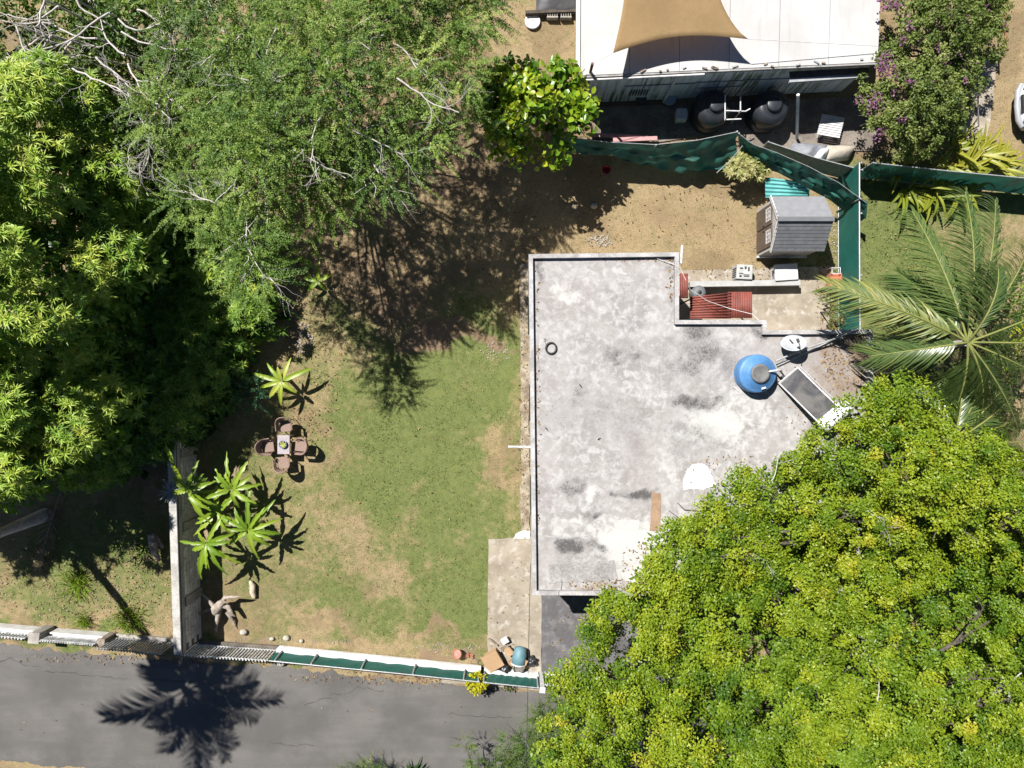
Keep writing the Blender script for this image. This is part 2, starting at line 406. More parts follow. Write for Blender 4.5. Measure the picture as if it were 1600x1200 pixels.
slab('neighbour_yard_paving', [(925, 168), (1370, 150), (1370, 236), (1190, 236), (1150, 205), (1030, 222), (930, 218)], 0.012, mat('yard_concrete', (0.2, 0.175, 0.15), (0.12, 0.1, 0.085), 1.4, 0.95, fine=0.3))
slab('garden_walk', [(1512, 90), (1556, 84), (1552, 140), (1546, 195), (1538, 238), (1500, 236), (1508, 150)], 0.02, PV, rough=0.04)

# ------------------------------------------------------------------ flat-roofed house
house = empty('flat_roof_house', (0, 0, 0), label='single-storey house with a stained grey-white flat concrete roof', cat='house')
def inset(poly, d):
    n = len(poly); out = []
    ar = sum(poly[i][0] * poly[(i + 1) % n][1] - poly[(i + 1) % n][0] * poly[i][1] for i in range(n)); s = 1 if ar > 0 else -1
    for i in range(n):
        p0, p1, p2 = Vector(poly[i - 1]), Vector(poly[i]), Vector(poly[(i + 1) % n])
        d1 = (p1 - p0).normalized(); d2 = (p2 - p1).normalized()
        n1 = Vector((-d1.y, d1.x)) * s; n2 = Vector((-d2.y, d2.x)) * s
        den = 1 + n1.dot(n2); out.append(p1 + (n1 + n2) * d / den)
    return out
HW = mat('house_wall_paint', (0.5, 0.47, 0.42), (0.4, 0.37, 0.33), 1.2, 0.9)
MB().prism(inset(HOUSE, 0.05), -0.05, ROOF_Z - 0.16).build('wall', HW, house)
# roof: fine sheet with its own stain map
inn = inset(HOUSE, 0.13); step = 0.055
x0, x1 = HOUSE[0].x, HOUSE[5].x + 0.1; y0, y1 = HOUSE[6].y - 0.05, HOUSE[1].y + 0.05
gx = np.arange(x0 - 0.05, x1 + 0.1, step); gy = np.arange(y0 - 0.05, y1 + 0.05, step)
X, Y = np.meshgrid(gx, gy, indexing='ij'); nx, ny = X.shape; xf, yf = X.ravel(), Y.ravel()
I = np.arange(nx * ny).reshape(nx, ny)
cx = (X[:-1, :-1] + step / 2).ravel(); cy = (Y[:-1, :-1] + step / 2).ravel()
keep = in_poly(cx, cy, inset(HOUSE, 0.06))
Fq = np.stack([I[:-1, :-1], I[1:, :-1], I[1:, 1:], I[:-1, 1:]], -1).reshape(-1, 4)[keep]
kz = (CAM_H - ROOF_Z) / FPX
rpx = 800 + xf / kz; rpy = 600 - yf / kz
qx = rpx + (fbm(xf, yf, 0.9, 201) - 0.5) * 46; qy = rpy + (fbm(xf, yf, 0.9, 207) - 0.5) * 46
n0 = fbm(xf, yf, 0.5, 211, 5); n9 = fbm(xf, yf, 2.0, 219, 5)
def blob2(cx_, cy_, rx, ry, s=0.4):
    return 1 - sstep(1 - s, 1 + s, np.sqrt(((qx - cx_) / rx) ** 2 + ((qy - cy_) / ry) ** 2))
dark = np.zeros_like(xf); wht = np.zeros_like(xf); brn = np.zeros_like(xf)
for a in ((990, 770, 34, 10, 1), (915, 855, 36, 13, 1), (893, 762, 20, 10, .6), (980, 545, 34, 14, .6), (1105, 560, 40, 26, .55), (1090, 515, 26, 16, .6), (1090, 630, 42, 14, .8), (1100, 570, 75, 55, .5), (950, 650, 60, 40, .3), (900, 620, 36, 22, .4), (1060, 690, 60, 40, .4), (930, 880, 70, 30, .3),
          (1085, 705, 28, 16, .6), (1050, 420, 10, 46, .75), (840, 425, 10, 20, .9), (1195, 515, 16, 20, .7), (1080, 630, 40, 20, .4), (880, 640, 40, 30, .3), (1140, 545, 30, 20, .4), (1230, 560, 40, 12, .35),
          (940, 805, 10, 6, .9), (930, 800, 22, 12, .5), (860, 870, 16, 14, .5), (1020, 690, 16, 14, .5), (975, 560, 10, 8, .9), (1000, 690, 40, 30, .3), (1240, 625, 30, 30, .25)):
    dark = np.maximum(dark, blob2(*a[:4], 0.6) * a[4])
for a in ((1120, 670, 55, 30, .85), (990, 840, 60, 40, .9), (985, 890, 24, 26, 1), (885, 455, 34, 18, .8), (1075, 690, 24, 12, .8), (1150, 530, 40, 18, .6), (1155, 640, 50, 40, .6), (900, 820, 60, 40, .45), (925, 770, 12, 12, .7),
          (1035, 720, 12, 36, .7), (1060, 505, 26, 10, .8), (1160, 690, 30, 24, .6), (960, 425, 80, 16, .35), (1000, 610, 60, 60, .3), (1045, 730, 30, 26, .55), (960, 470, 60, 40, .25), (1245, 640, 30, 40, .35)):
    wht = np.maximum(wht, blob2(*a[:4], 0.6) * a[4])
for a in ((1330, 545, 55, 34, 1.1), (1300, 600, 45, 50, .9), (1235, 530, 36, 16, .6), (1150, 505, 60, 8, .5), (1280, 640, 26, 20, .8), (1345, 590, 20, 50, .8), (860, 912, 60, 10, .5), (930, 915, 40, 7, .9), (845, 700, 8, 200, .35), (880, 700, 30, 40, .3), (1000, 405, 70, 5, .6), (838, 460, 8, 60, .5)):
    brn = np.maximum(brn, blob2(*a[:4], 0.6) * a[4])
dark = np.clip(dark * (0.3 + 0.9 * sstep(0.3, 0.62, n0)), 0, 1); wht = np.clip(wht * (0.45 + 0.9 * n9), 0, 1); brn = np.clip(brn * (0.3 + 1.1 * n0), 0, 1)
edge = 1 - sstep(0.0, 0.5, np.minimum.reduce([xf - inn[0].x, np.where(yf < 3.95, inn[1].y - yf, 9), np.where((xf > inn[1].x), 9, inn[1].x - xf + np.where(yf < 1.9, 9, 0))]))
brn = np.clip(np.maximum(brn, edge * n9 * 1.3 - 0.25), 0, 1)
A = np.stack([dark, wht, brn, np.ones_like(dark)], 1)
RZ = ROOF_Z + (fbm(xf, yf, 1.5, 230) - 0.5) * 0.03
RM, t, b = new_mat('stained_roof_concrete'); p_ = pos(t)
att = t.nodes.new('ShaderNodeAttribute'); att.attribute_name = 'mask'
sep = t.nodes.new('ShaderNodeSeparateColor'); t.links.new(att.outputs['Color'], sep.inputs[0])
n1 = noise(t, p_, 1.0, 6, 0.66, 0.5); n2 = noise(t, p_, 4.2, 6, 0.7, 0.4); n3 = noise(t, p_, 14, 8, 0.82, 0.8); n4 = noise(t, p_, 0.45, 4, 0.6)
c = mix(t, framp(t, n1, 0.3, 0.7), (0.31, 0.297, 0.29), (0.215, 0.203, 0.197))
c = mix(t, framp(t, n2, 0.42, 0.7), c, (0.4, 0.392, 0.395))
c = mix(t, framp(t, noise(t, p_, 2.1, 8, 0.75, 0.3), 0.55, 0.72, 0, 0.5), c, (0.2, 0.19, 0.19))
c = mix(t, framp(t, n4, 0.48, 0.7, 0, 0.5), c, (0.275, 0.25, 0.245))
c = mix(t, framp(t, n3, 0.62, 0.8, 0, 0.6), c, (0.24, 0.225, 0.22))
c = mix(t, framp(t, n3, 0.42, 0.26, 0, 0.6), c, (0.42, 0.41, 0.4))
n7 = noise(t, p_, 6.5, 8, 0.8, 0.3)
c = mix(t, framp(t, n7, 0.53, 0.7, 0, 0.55), c, (0.165, 0.152, 0.143))
c = mix(t, framp(t, noise(t, p_, 38, 3, 0.7), 0.66, 0.74, 0, 0.7), c, (0.09, 0.085, 0.08))
wf = framp(t, math_(t, 'ADD', sep.outputs[1], math_(t, 'MULTIPLY', math_(t, 'SUBTRACT', n2, 0.5), 1.5)), 0.25, 0.8, 0, 0.95)
c = mix(t, wf, c, (0.42, 0.415, 0.405))
bf = framp(t, math_(t, 'ADD', sep.outputs[2], math_(t, 'MULTIPLY', math_(t, 'SUBTRACT', n3, 0.5), 1.1)), 0.25, 0.95, 0, 0.85)
c = mix(t, bf, c, (0.19, 0.145, 0.115))
df = framp(t, math_(t, 'ADD', sep.outputs[0], math_(t, 'MULTIPLY', math_(t, 'SUBTRACT', n3, 0.5), 3.4)), 0.38, 1.05, 0, 0.88)
c = mix(t, framp(t, math_(t, 'ADD', sep.outputs[0], math_(t, 'MULTIPLY', math_(t, 'SUBTRACT', n2, 0.5), 1.2)), 0.05, 0.85, 0, 0.72), c, (0.165, 0.158, 0.158))
c = mix(t, df, c, (0.06, 0.057, 0.056))
t.links.new(c, b.inputs['Base Color']); b.inputs['Roughness'].default_value = 0.88; b.inputs['Specular IOR Level'].default_value = 0.25
bump(t, b, math_(t, 'ADD', n3, n2), 0.5, 0.015)
roof = np_mesh('roof', np.stack([xf, yf, RZ], 1), Fq, RM, house, attr=A, smooth=True)
MB().prism(inset(HOUSE, 0.02), ROOF_Z - 0.16, ROOF_Z - 0.03).build('roof_slab', CONC, house)
PARM = mat('parapet_paint', (0.38, 0.37, 0.37), (0.25, 0.24, 0.235), 2.2, 0.85, fine=0.25, bmp=0.3)
inn = inset(HOUSE, 0.125); nH = len(HOUSE)
for i in range(nH):
    j = (i + 1) % nH
    MB().prism([HOUSE[i], HOUSE[j], inn[j], inn[i]], ROOF_Z - 0.03, PAR_Z).build('parapet', PARM, house)
# patches of fresh roof sealant and a bare strip
def roof_patch(name, pxs, mt, z, label=None):
    pts = []
    for i in range(len(pxs)):
        a, c_ = pxs[i], pxs[(i + 1) % len(pxs)]
        for k in range(8):
            f = k / 8; q = P(a[0] + (c_[0] - a[0]) * f + random.uniform(-1, 1), a[1] + (c_[1] - a[1]) * f + random.uniform(-1, 1), z); pts.append(q.xy)
    o = MB().prism(pts, z - 0.06, z).build(name, mt, house)
    if label: o['label'] = label
roof_patch('sealant_patch', [(1068, 765), (1068, 748), (1074, 733), (1084, 725), (1098, 724), (1108, 732), (1114, 748), (1119, 758), (1100, 764)], mat('fresh_sealant', (0.58, 0.58, 0.58), (0.52, 0.52, 0.52), 3, 0.8), ROOF_Z + 0.019, 'bright white rounded patch of fresh sealant')
roof_patch('bare_strip', [(1019, 769), (1032, 770), (1032, 830), (1016, 830)], mat('bare_brown_screed', (0.3, 0.2, 0.13), (0.22, 0.15, 0.1), 6, 0.95, fine=0.4), ROOF_Z + 0.024, 'brown strip of bare screed')
roof_patch('grey_patch', [(858, 882), (960, 876), (965, 905), (925, 908), (858, 912)], mat('grey_screed', (0.29, 0.28, 0.275), (0.2, 0.19, 0.185), 1.6, 0.9, fine=0.35), ROOF_Z + 0.022, 'smooth grey rectangular patch')
# windows on the lawn side, spouts
GLASS = mat('window_glass', (0.03, 0.035, 0.04), (0.05, 0.055, 0.06), 3, 0.15)
for yy in (2.2, -0.6, -3.6):
    wx = HOUSE[0].x + (HOUSE[7].x - HOUSE[0].x) * (HOUSE[0].y - yy) / (HOUSE[0].y - HOUSE[7].y) + 0.05
    f = MB().box((wx + 0.01, yy, 1.5), (0.05, 1.3, 1.1)).build('window', WHITE_PAINT, house)
    for k in range(6): MB().box((wx - 0.012, yy, 1.07 + k * 0.17), (0.02, 1.16, 0.12), M=Matrix.Rotation(R(18), 3, 'Y')).build('louvre', GLASS, f)
def pipe(name, pts, r, mt, parent=None, n=8): return MB().tube(pts, r, n).build(name, mt, parent)
pipe('drain_spout', [P(830, 698.5, 3.0), P(794, 698, 2.96)], 0.035, WHITE_PAINT, house)
pipe('drain_spout', [P(1064, 412, 3.0), P(1066, 384, 2.98)], 0.04, WHITE_PAINT, house)
# ------------------------------------------------------------------ things on the flat roof
BLUE = mat('blue_tank_plastic', (0.075, 0.2, 0.4), (0.055, 0.155, 0.33), 1.5, 0.48, spec=0.4, fine=0.12, bmp=0.04)
c0 = P(1175, 584, ROOF_Z)
tk = empty('water_tank', c0, label='round blue plastic water tank with dark lid on the flat roof', cat='water tank')
MB().lathe([(0.54, 0.0), (0.565, 0.04), (0.565, 0.14), (0.545, 0.16), (0.545, 0.19), (0.57, 0.21), (0.57, 0.33), (0.55, 0.35), (0.55, 0.38), (0.57, 0.4), (0.565, 0.46), (0.535, 0.5), (0.51, 0.505), (0.47, 0.55), (0.4, 0.58), (0.385, 0.6), (0.3, 0.635), (0.27, 0.67), (0.27, 0.7), (0.0001, 0.7)], n=48).build('body', BLUE, tk)
lid = MB().lathe([(0.275, 0.69), (0.28, 0.72), (0.275, 0.735), (0.22, 0.75), (0.21, 0.743), (0.0001, 0.755)], n=40).build('lid', mat('grey_lid', (0.1, 0.1, 0.1), (0.14, 0.14, 0.135), 5, 0.6), tk)
MB().box((0.13, -0.43, 0.615), (0.13, 0.05, 0.03), 0.3).build('moulded_badge', WHITE_PAINT, tk)
pipe('inlet_pipe', [(0.2, 0.05, 0.72), (0.42, 0.08, 0.7), (0.62, 0.1, 0.66), (0.64, 0.1, 0.02)], 0.03, WHITE_PAINT, tk)
tr = empty('rubber_ring', P(861, 544, ROOF_Z + 0.02), label='small black rubber ring lying on the flat roof', cat='ring')
mbr = MB(); ringp = [(0.155 * math.cos(a), 0.165 * math.sin(a), 0.03) for a in np.linspace(0, 2 * math.pi, 33)]
mbr.tube(ringp, 0.027, 8, cap=False).build('tread', BLACK_PLASTIC, tr)
pipe('loose_tail', [(-0.13, 0.1, 0.02), (-0.2, 0.2, 0.02), (-0.16, 0.26, 0.02), (-0.22, 0.29, 0.02)], 0.008, BLACK_PLASTIC, tr, 5)
# plumbing across the roof to the parapet corner
pl = empty('roof_water_pipes', (0, 0, 0), label='pair of thin grey pipes running from blue tank to roof corner', cat='pipe')
pipe('pipe', [P(1212, 564, 3.3), P(1260, 544, 3.33), P(1300, 531, 3.35), P(1341, 514, 3.26)], 0.028, GALV, pl)
pipe('pipe', [P(1214, 572, 3.12), P(1262, 550, 3.12), P(1305, 529, 3.13), P(1318, 514, 3.24)], 0.02, GALV, pl)
# satellite dish lying low
dsh = empty('satellite_dish', P(1231, 540, ROOF_Z), R(20), label='grey satellite dish beside the roof pipes', cat='satellite dish')
Vd = []; Fd = []; nr, na = 7, 28
for i in range(nr + 1):
    for k in range(na):
        r_ = 0.36 * i / nr; a = 2 * math.pi * k / na; Vd.append((r_ * math.cos(a) * 1.05, r_ * math.sin(a), 0.55 * r_ * r_))
for i in range(nr):
    for k in range(na): Fd.append((i * na + k, i * na + (k + 1) % na, (i + 1) * na + (k + 1) % na, (i + 1) * na + k))
DISH = mat('dish_grey', (0.4, 0.42, 0.44), (0.33, 0.34, 0.36), 4, 0.5)
reflector = np_mesh('reflector', Vd, np.array(Fd), DISH, dsh, smooth=True)
sol = reflector.modifiers.new('thickness', 'SOLIDIFY'); sol.thickness = 0.012
reflector.location = (0, 0, 0.42); reflector.rotation_euler = (R(-48), R(6), 0)
pipe('mast', [(0, 0.16, 0), (0, 0.16, 0.3), (0, 0.05, 0.42)], 0.025, DARK_METAL, dsh)
pipe('feed_arm', [(0, -0.3, 0.66), (-0.05, -0.05, 0.95), (-0.06, 0.1, 0.98)], 0.014, DARK_METAL, dsh)
MB().box((-0.06, 0.12, 0.98), (0.07, 0.12, 0.07)).build('receiver', DARK_METAL, dsh, bevel=0.012)
MB().box((0, 0.16, 0.012), (0.28, 0.2, 0.02)).build('foot_plate', DARK_METAL, dsh)
# solar water heater
sh = empty('solar_water_heater', (0, 0, 0), label='tilted dark solar collector in a pale frame beside the blue tank', cat='solar heater')
zA, zB = 3.22, 3.62
ca, cb, cc, ce = P(1245.5, 574, zA), P(1308, 635, zB), P(1279.5, 661, zB), P(1216.5, 598.5, zA)
def quad_slab(mb, q, th):
    n = (q[1] - q[0]).cross(q[3] - q[0]).normalized()
    if n.z < 0: n = -n
    vs = [p - n * th for p in q] + list(q)
    return mb.add(vs, [(0, 3, 2, 1), (4, 5, 6, 7), (0, 1, 5, 4), (1, 2, 6, 5), (2, 3, 7, 6), (3, 0, 4, 7)] if (q[1] - q[0]).cross(q[3] - q[0]).z > 0 else
                  [(0, 1, 2, 3), (7, 6, 5, 4), (4, 5, 1, 0), (5, 6, 2, 1), (6, 7, 3, 2), (7, 4, 0, 3)])
quad_slab(MB(), [ca, cb, cc, ce], 0.08).build('casing', GALV, sh)
SG, t, b = new_mat('collector_glass'); p_ = pos(t)
cg = mix(t, framp(t, noise(t, p_, 1.6, 5, 0.65, 0.8), 0.38, 0.66), (0.05, 0.05, 0.056), (0.115, 0.11, 0.105))
cg = mix(t, framp(t, noise(t, p_, 5, 5, 0.7, 0.6), 0.6, 0.8), cg, (0.13, 0.16, 0.24))  # bluish patches put a reflection into the glass colour
t.links.new(cg, b.inputs['Base Color']); b.inputs['Roughness'].default_value = 0.25
ctr = (ca + cb + cc + ce) / 4
quad_slab(MB(), [ctr + (p - ctr) * 0.95 + Vector((0, 0, 0.012)) for p in (ca, cb, cc, ce)], 0.02).build('glass', SG, sh)
for p, q in ((ca, cb), (cb, cc), (cc, ce), (ce, ca)):
    MB().beam(p + Vector((0, 0, 0.01)), q + Vector((0, 0, 0.01)), 0.03, 0.045).build('frame', WHITE_PAINT, sh)
for p in (cb, cc): pipe('leg', [p + Vector((0, 0, -0.05)), Vector((p.x, p.y, ROOF_Z))], 0.018, DARK_METAL, sh)
for p in (ca, ce): pipe('leg', [p + Vector((0, 0, -0.05)), Vector((p.x, p.y, ROOF_Z))], 0.018, DARK_METAL, sh)
pipe('pipe', [P(1249, 572, 3.2), P(1262, 584, 3.3), P(1311, 632, 3.62)], 0.016, GALV, sh)
wt = [P(1283, 668, 3.62), P(1326, 632, 3.62)]
d = (wt[1] - wt[0]).normalized()
MB().tube([wt[0], wt[0] + d * 0.04, wt[0] + d * 0.1, wt[1] - d * 0.1, wt[1] - d * 0.04, wt[1]], [0.12, 0.2, 0.225, 0.225, 0.2, 0.12], 20).build('tank', mat('tank_white', (0.7, 0.7, 0.7), (0.6, 0.6, 0.6), 3, 0.45), sh)
for f in (0.25, 0.75):
    q = wt[0] + (wt[1] - wt[0]) * f; MB().box((q.x, q.y, (ROOF_Z + 3.4) / 2), (0.06, 0.3, 3.42 - ROOF_Z), R(40)).build('cradle', GALV, sh)
# antenna bracket between tank and collector, odd bits lying about
br = empty('roof_bracket', P(1221, 584, ROOF_Z), R(-55), label='small black metal bracket between blue tank and solar collector', cat='bracket')
MB().box((0, 0, 0.11), (0.34, 0.03, 0.03)).build('bar', DARK_METAL, br); MB().box((0.1, -0.05, 0.06), (0.1, 0.1, 0.12)).build('clamp', DARK_METAL, br)
for s in (-0.13, 0.13): MB().box((s, 0, 0.05), (0.03, 0.03, 0.1)).build('foot', DARK_METAL, br)
for i, (x, y, a, L, lb) in enumerate(((854, 670.5, -48, 0.14, 'short dark stick on the roof near the lawn-side parapet'), (936, 685.5, 40, 0.1, 'short dark stick in the middle of the flat roof'), (907, 603, -50, 0.12, 'thin dark twig on the roof below the rubber ring'), (1150, 608, -45, 0.2, 'pale splinter of wood on the roof beside the blue tank'))):
    o = MB().tube([(-L / 2, 0, 0.02), (-L / 6, 0.008, 0.028), (L / 2, -0.004, 0.02)], [0.012, 0.016, 0.01], 6).build('stick', WHITE_PAINT if i == 3 else BLACK_PLASTIC, None, P(x, y, ROOF_Z + 0.012), R(a)); tag(o, lb, 'stick')
cw = MB().tube([P(1026, 404, 3.1), P(1050, 412, 3.12), P(1062, 417, 3.23), P(1078, 452, 3.0), P(1105, 470, 2.75), P(1140, 482, 2.75), P(1176, 491, 3.0), P(1198, 512, 3.24)], 0.009, 6).build('slack_cable', WHITE_PAINT)
tag(cw, 'thin white cable hanging over the red metal awning', 'cable')

# ------------------------------------------------------------------ red corrugated awnings behind the house
REDM = mat('red_roof_sheet', (0.215, 0.058, 0.042), (0.14, 0.042, 0.032), 3, 0.65, fine=0.25)
def corrugated(name, q, ribs, mt, amp=0.022, along='u', parent=None, segs=6):
    """q: four corners (a,b,c,d); ribs run along a->b, waves repeat from a to d"""
    a, b_, c_, d_ = [Vector(p) for p in q]; V = []; F_ = []
    nw = ribs * segs
    nrm = (b_ - a).cross(d_ - a).normalized()
    if nrm.z < 0: nrm = -nrm
    for i in range(nw + 1):
        f = i / nw; off = nrm * amp * math.sin(2 * math.pi * f * ribs)
        V += [a + (d_ - a) * f + off, b_ + (c_ - b_) * f + off]
        if i: F_.append((2 * i - 2, 2 * i - 1, 2 * i + 1, 2 * i))
    o = np_mesh(name, [tuple(v) for v in V], np.array(F_), mt, parent, smooth=True)
    s = o.modifiers.new('thickness', 'SOLIDIFY'); s.thickness = 0.006
    return o
aw = empty('metal_awning', (0, 0, 0), label='red corrugated metal awning in the inner corner of the house', cat='awning')
corrugated('sheet', [P(1078, 464, 2.45), P(1142, 457, 2.3), P(1142, 498, 2.3), P(1078, 498, 2.45)], 9, REDM, amp=0.032, parent=aw)
corrugated('sheet', [P(1137, 456, 2.32), P(1137, 497, 2.32), P(1175, 497, 2.05), P(1175, 456, 2.05)], 14, REDM, amp=0.012, parent=aw)
for x in (1082, 1170): pipe('post', [P(x, 466, 2.0), (P(x, 466, 2.0).x, P(x, 466, 2.0).y, 0)], 0.025, DARK_METAL, aw)
aw2 = empty('metal_canopy', (0, 0, 0), label='narrow red metal canopy strip against the house wall', cat='awning')
corrugated('sheet', [P(1062, 427, 3.16), P(1062, 466, 3.16), P(1075, 466, 3.08), P(1075, 427, 3.08)], 4, REDM, amp=0.012, parent=aw2)
for y in (430, 463): pipe('bracket', [P(1060, y, 3.1), P(1074, y, 3.1)], 0.015, DARK_METAL, aw2)
wsh = empty('grey_drum', P(1086, 460, 0), label='dark grey drum half hidden under the red awning', cat='drum')
MB().lathe([(0.2, 0), (0.24, 0.05), (0.24, 0.5), (0.2, 0.58), (0.1, 0.6), (0.0001, 0.6)], n=24).build('body', mat('drum_grey', (0.14, 0.15, 0.16), (0.1, 0.105, 0.11), 4, 0.6), wsh); MB().lathe([(0.06, 0.59), (0.06, 0.63), (0.0001, 0.63)], n=16).build('cap', BLACK_PLASTIC, wsh)
# low wall across the yard
lw = empty('low_wall', (0, 0, 0), label='low grey painted wall between the patio and the shed', cat='wall')
a, b_ = P(1078, 444, 0.45), P(1250, 441.5, 0.45)
MB().beam((a.x, a.y, 0.2), (b_.x, b_.y, 0.2), 0.14, 0.44).build('masonry', CONC, lw)
MB().beam((a.x, a.y, 0.45), (b_.x, b_.y, 0.45), 0.19, 0.06).build('coping', mat('coping_grey', (0.36, 0.36, 0.36), (0.3, 0.3, 0.29), 3, 0.8), lw)
# condenser and storage box
ac = empty('condenser_unit', P(1155, 429, 0), R(-3), label='small grey condenser with slotted top beside the low wall', cat='condenser')
MB().box((0, 0, 0.3), (0.54, 0.5, 0.56)).build('body', mat('condenser_grey', (0.4, 0.41, 0.4), (0.32, 0.33, 0.32), 4, 0.6), ac, bevel=0.025)
for (x, y, dx, dy) in ((-0.12, 0.12, 0.1, 0.05), (0.02, 0.14, 0.06, 0.09), (0.13, 0.1, 0.05, 0.14), (-0.12, -0.06, 0.14, 0.03), (0.06, -0.1, 0.2, 0.03), (0.06, -0.15, 0.18, 0.03), (-0.14, -0.15, 0.08, 0.06)):
    MB().box((x, y, 0.583), (dx, dy, 0.012)).build('vent', BLACK_PLASTIC, ac)
for k in range(5): MB().box((-0.275, -0.15 + 0.07 * k, 0.32), (0.014, 0.035, 0.36)).build('side_slot', BLACK_PLASTIC, ac)
for sx in (-0.2, 0.2): MB().box((sx, 0, 0.02), (0.06, 0.5, 0.05)).build('foot', DARK_METAL, ac)
cl = empty('cool_box', P(1219, 429, 0), R(4), label='pale grey storage chest in front of the shed', cat='chest')
LG = mat('pale_grey_plastic', (0.55, 0.55, 0.56), (0.44, 0.44, 0.45), 3, 0.6)
MB().box((0, 0, 0.26), (0.72, 0.5, 0.48)).build('body', LG, cl, bevel=0.03); MB().box((0, 0, 0.53), (0.78, 0.56, 0.08)).build('lid', LG, cl, bevel=0.025)
for sx in (-0.41, 0.41): MB().box((sx, 0, 0.4), (0.03, 0.2, 0.04)).build('handle', BLACK_PLASTIC, cl)
og = empty('orange_crate', P(1300, 439, 0), R(5), label='orange plastic crate beside the green mesh fence', cat='crate')
OR_ = mat('orange_plastic', (0.5, 0.16, 0.09), (0.38, 0.12, 0.07), 4, 0.6)
for (x, y, dx, dy) in ((0, -0.2, 0.4, 0.03), (0, 0.2, 0.4, 0.03), (-0.19, 0, 0.03, 0.37), (0.19, 0, 0.03, 0.37)): MB().box((x, y, 0.17), (dx, dy, 0.3)).build('side', OR_, og)
MB().box((0, 0, 0.31), (0.37, 0.37, 0.02)).build('lid', OR_, og)
fr = empty('white_stool_frame', P(1297, 426, 0), label='white tubular frame standing behind the orange crate', cat='frame')
for sx in (-0.14, 0.14):
    for sy in (-0.1, 0.1): pipe('leg', [(sx, sy, 0), (sx, sy, 0.45)], 0.012, WHITE_PAINT, fr, 6)
for sy in (-0.1, 0.1): pipe('rail', [(-0.15, sy, 0.45), (0.15, sy, 0.45)], 0.012, WHITE_PAINT, fr, 6)
for sx in (-0.14, 0.14): pipe('rail', [(sx, -0.1, 0.45), (sx, 0.1, 0.45)], 0.012, WHITE_PAINT, fr, 6)

# ------------------------------------------------------------------ garden shed
shd = empty('garden_shed', (0, 0, 0), label='small garden shed with grey shingled gable roof and brown double doors', cat='shed')
sx0, sx1, sy0, sy1, se, sr = 8.5, 10.12, 4.42, 6.03, 1.5, 2.12; sm = 5.22
SIDING = mat('shed_siding', (0.42, 0.41, 0.4), (0.33, 0.32, 0.31), 3, 0.75)
SHG = mat('grey_shingle', (0.15, 0.155, 0.168), (0.11, 0.115, 0.125), 5, 0.85, rnd=0.6, fine=0.3, bmp=0.4)
SHL = mat('sunlit_shingle', (0.215, 0.22, 0.235), (0.18, 0.185, 0.2), 5, 0.85, rnd=0.4, fine=0.2, bmp=0.3)  # lit copy of the shingle: sunlight put into a paler colour
w_ = MB(); w_.add([(sx0, sy0, 0), (sx0, sy1, 0), (sx0, sy1, se), (sx0, sm, sr - 0.05), (sx0, sy0, se), (sx1, sy0, 0), (sx1, sy1, 0), (sx1, sy1, se), (sx1, sm, sr - 0.05), (sx1, sy0, se)],
      [(0, 4, 3, 2, 1), (5, 6, 7, 8, 9), (0, 5, 9, 4), (1, 2, 7, 6)])
w_.build('wall', SIDING, shd)
def roof_courses(side, ncr):
    ye = sy0 - 0.09 if side < 0 else sy1 + 0.09; slope = (sr - se) / abs(sm - (sy0 if side < 0 else sy1)); ze = sr - abs(ye - sm) * slope
    for k in range(ncr):
        f0, f1 = k / ncr, (k + 1) / ncr + 0.03; f1 = min(f1, 1)
        lo = Vector((0, ye + (sm - ye) * f0, ze + (sr - ze) * f0 + 0.022)); hi = Vector((0, ye + (sm - ye) * f1, ze + (sr - ze) * f1 + 0.008))
        q = [Vector((sx0 - 0.07, lo.y, lo.z)), Vector((sx1 + 0.07, lo.y, lo.z)), Vector((sx1 + 0.07, hi.y, hi.z)), Vector((sx0 - 0.07, hi.y, hi.z))]
        if side > 0: q = [q[1], q[0], q[3], q[2]]
        quad_slab(MB(), q, 0.02).build('shingle_course', SHG if side < 0 else SHL, shd)
roof_courses(-1, 9); roof_courses(1, 7)
MB().beam((sx0 - 0.08, sm, sr + 0.02), (sx1 + 0.08, sm, sr + 0.02), 0.14, 0.035).build('ridge_cap', SHG, shd)
for y_, sgn in ((sy0, -1), (sy1, 1)):
    MB().beam((sx0 - 0.05, y_ + sgn * 0.1, se - 0.11), (sx0 - 0.05, sm, sr - 0.06), 0.03, 0.11).build('barge_board', WHITE_PAINT, shd)
BRN = mat('brown_door_paint', (0.115, 0.085, 0.065), (0.085, 0.065, 0.05), 3, 0.7)
for k, yc in enumerate((4.86, 5.58)):
    dr = MB().box((sx0 - 0.02, yc, 0.78), (0.05, 0.66, 1.38)).build('door', BRN, shd)
    for gy_ in (-0.2, -0.07, 0.07, 0.2): MB().box((sx0 - 0.055, yc + gy_, 1.22), (0.016, 0.025, 0.34)).build('glazing_bar', WHITE_PAINT, dr)
    for gz in (1.05, 1.22, 1.39): MB().box((sx0 - 0.062, yc, gz), (0.012, 0.44, 0.025)).build('glazing_bar', WHITE_PAINT, dr)
    MB().box((sx0 - 0.06, yc + (0.27 if k == 0 else -0.27), 0.8), (0.03, 0.04, 0.14)).build('handle', DARK_METAL, dr)
MB().box(((sx0 + sx1) / 2, sy0 - 0.03, 0.1), (sx1 - sx0 + 0.1, 0.05, 0.1)).build('skid', WHITE_PAINT, shd)

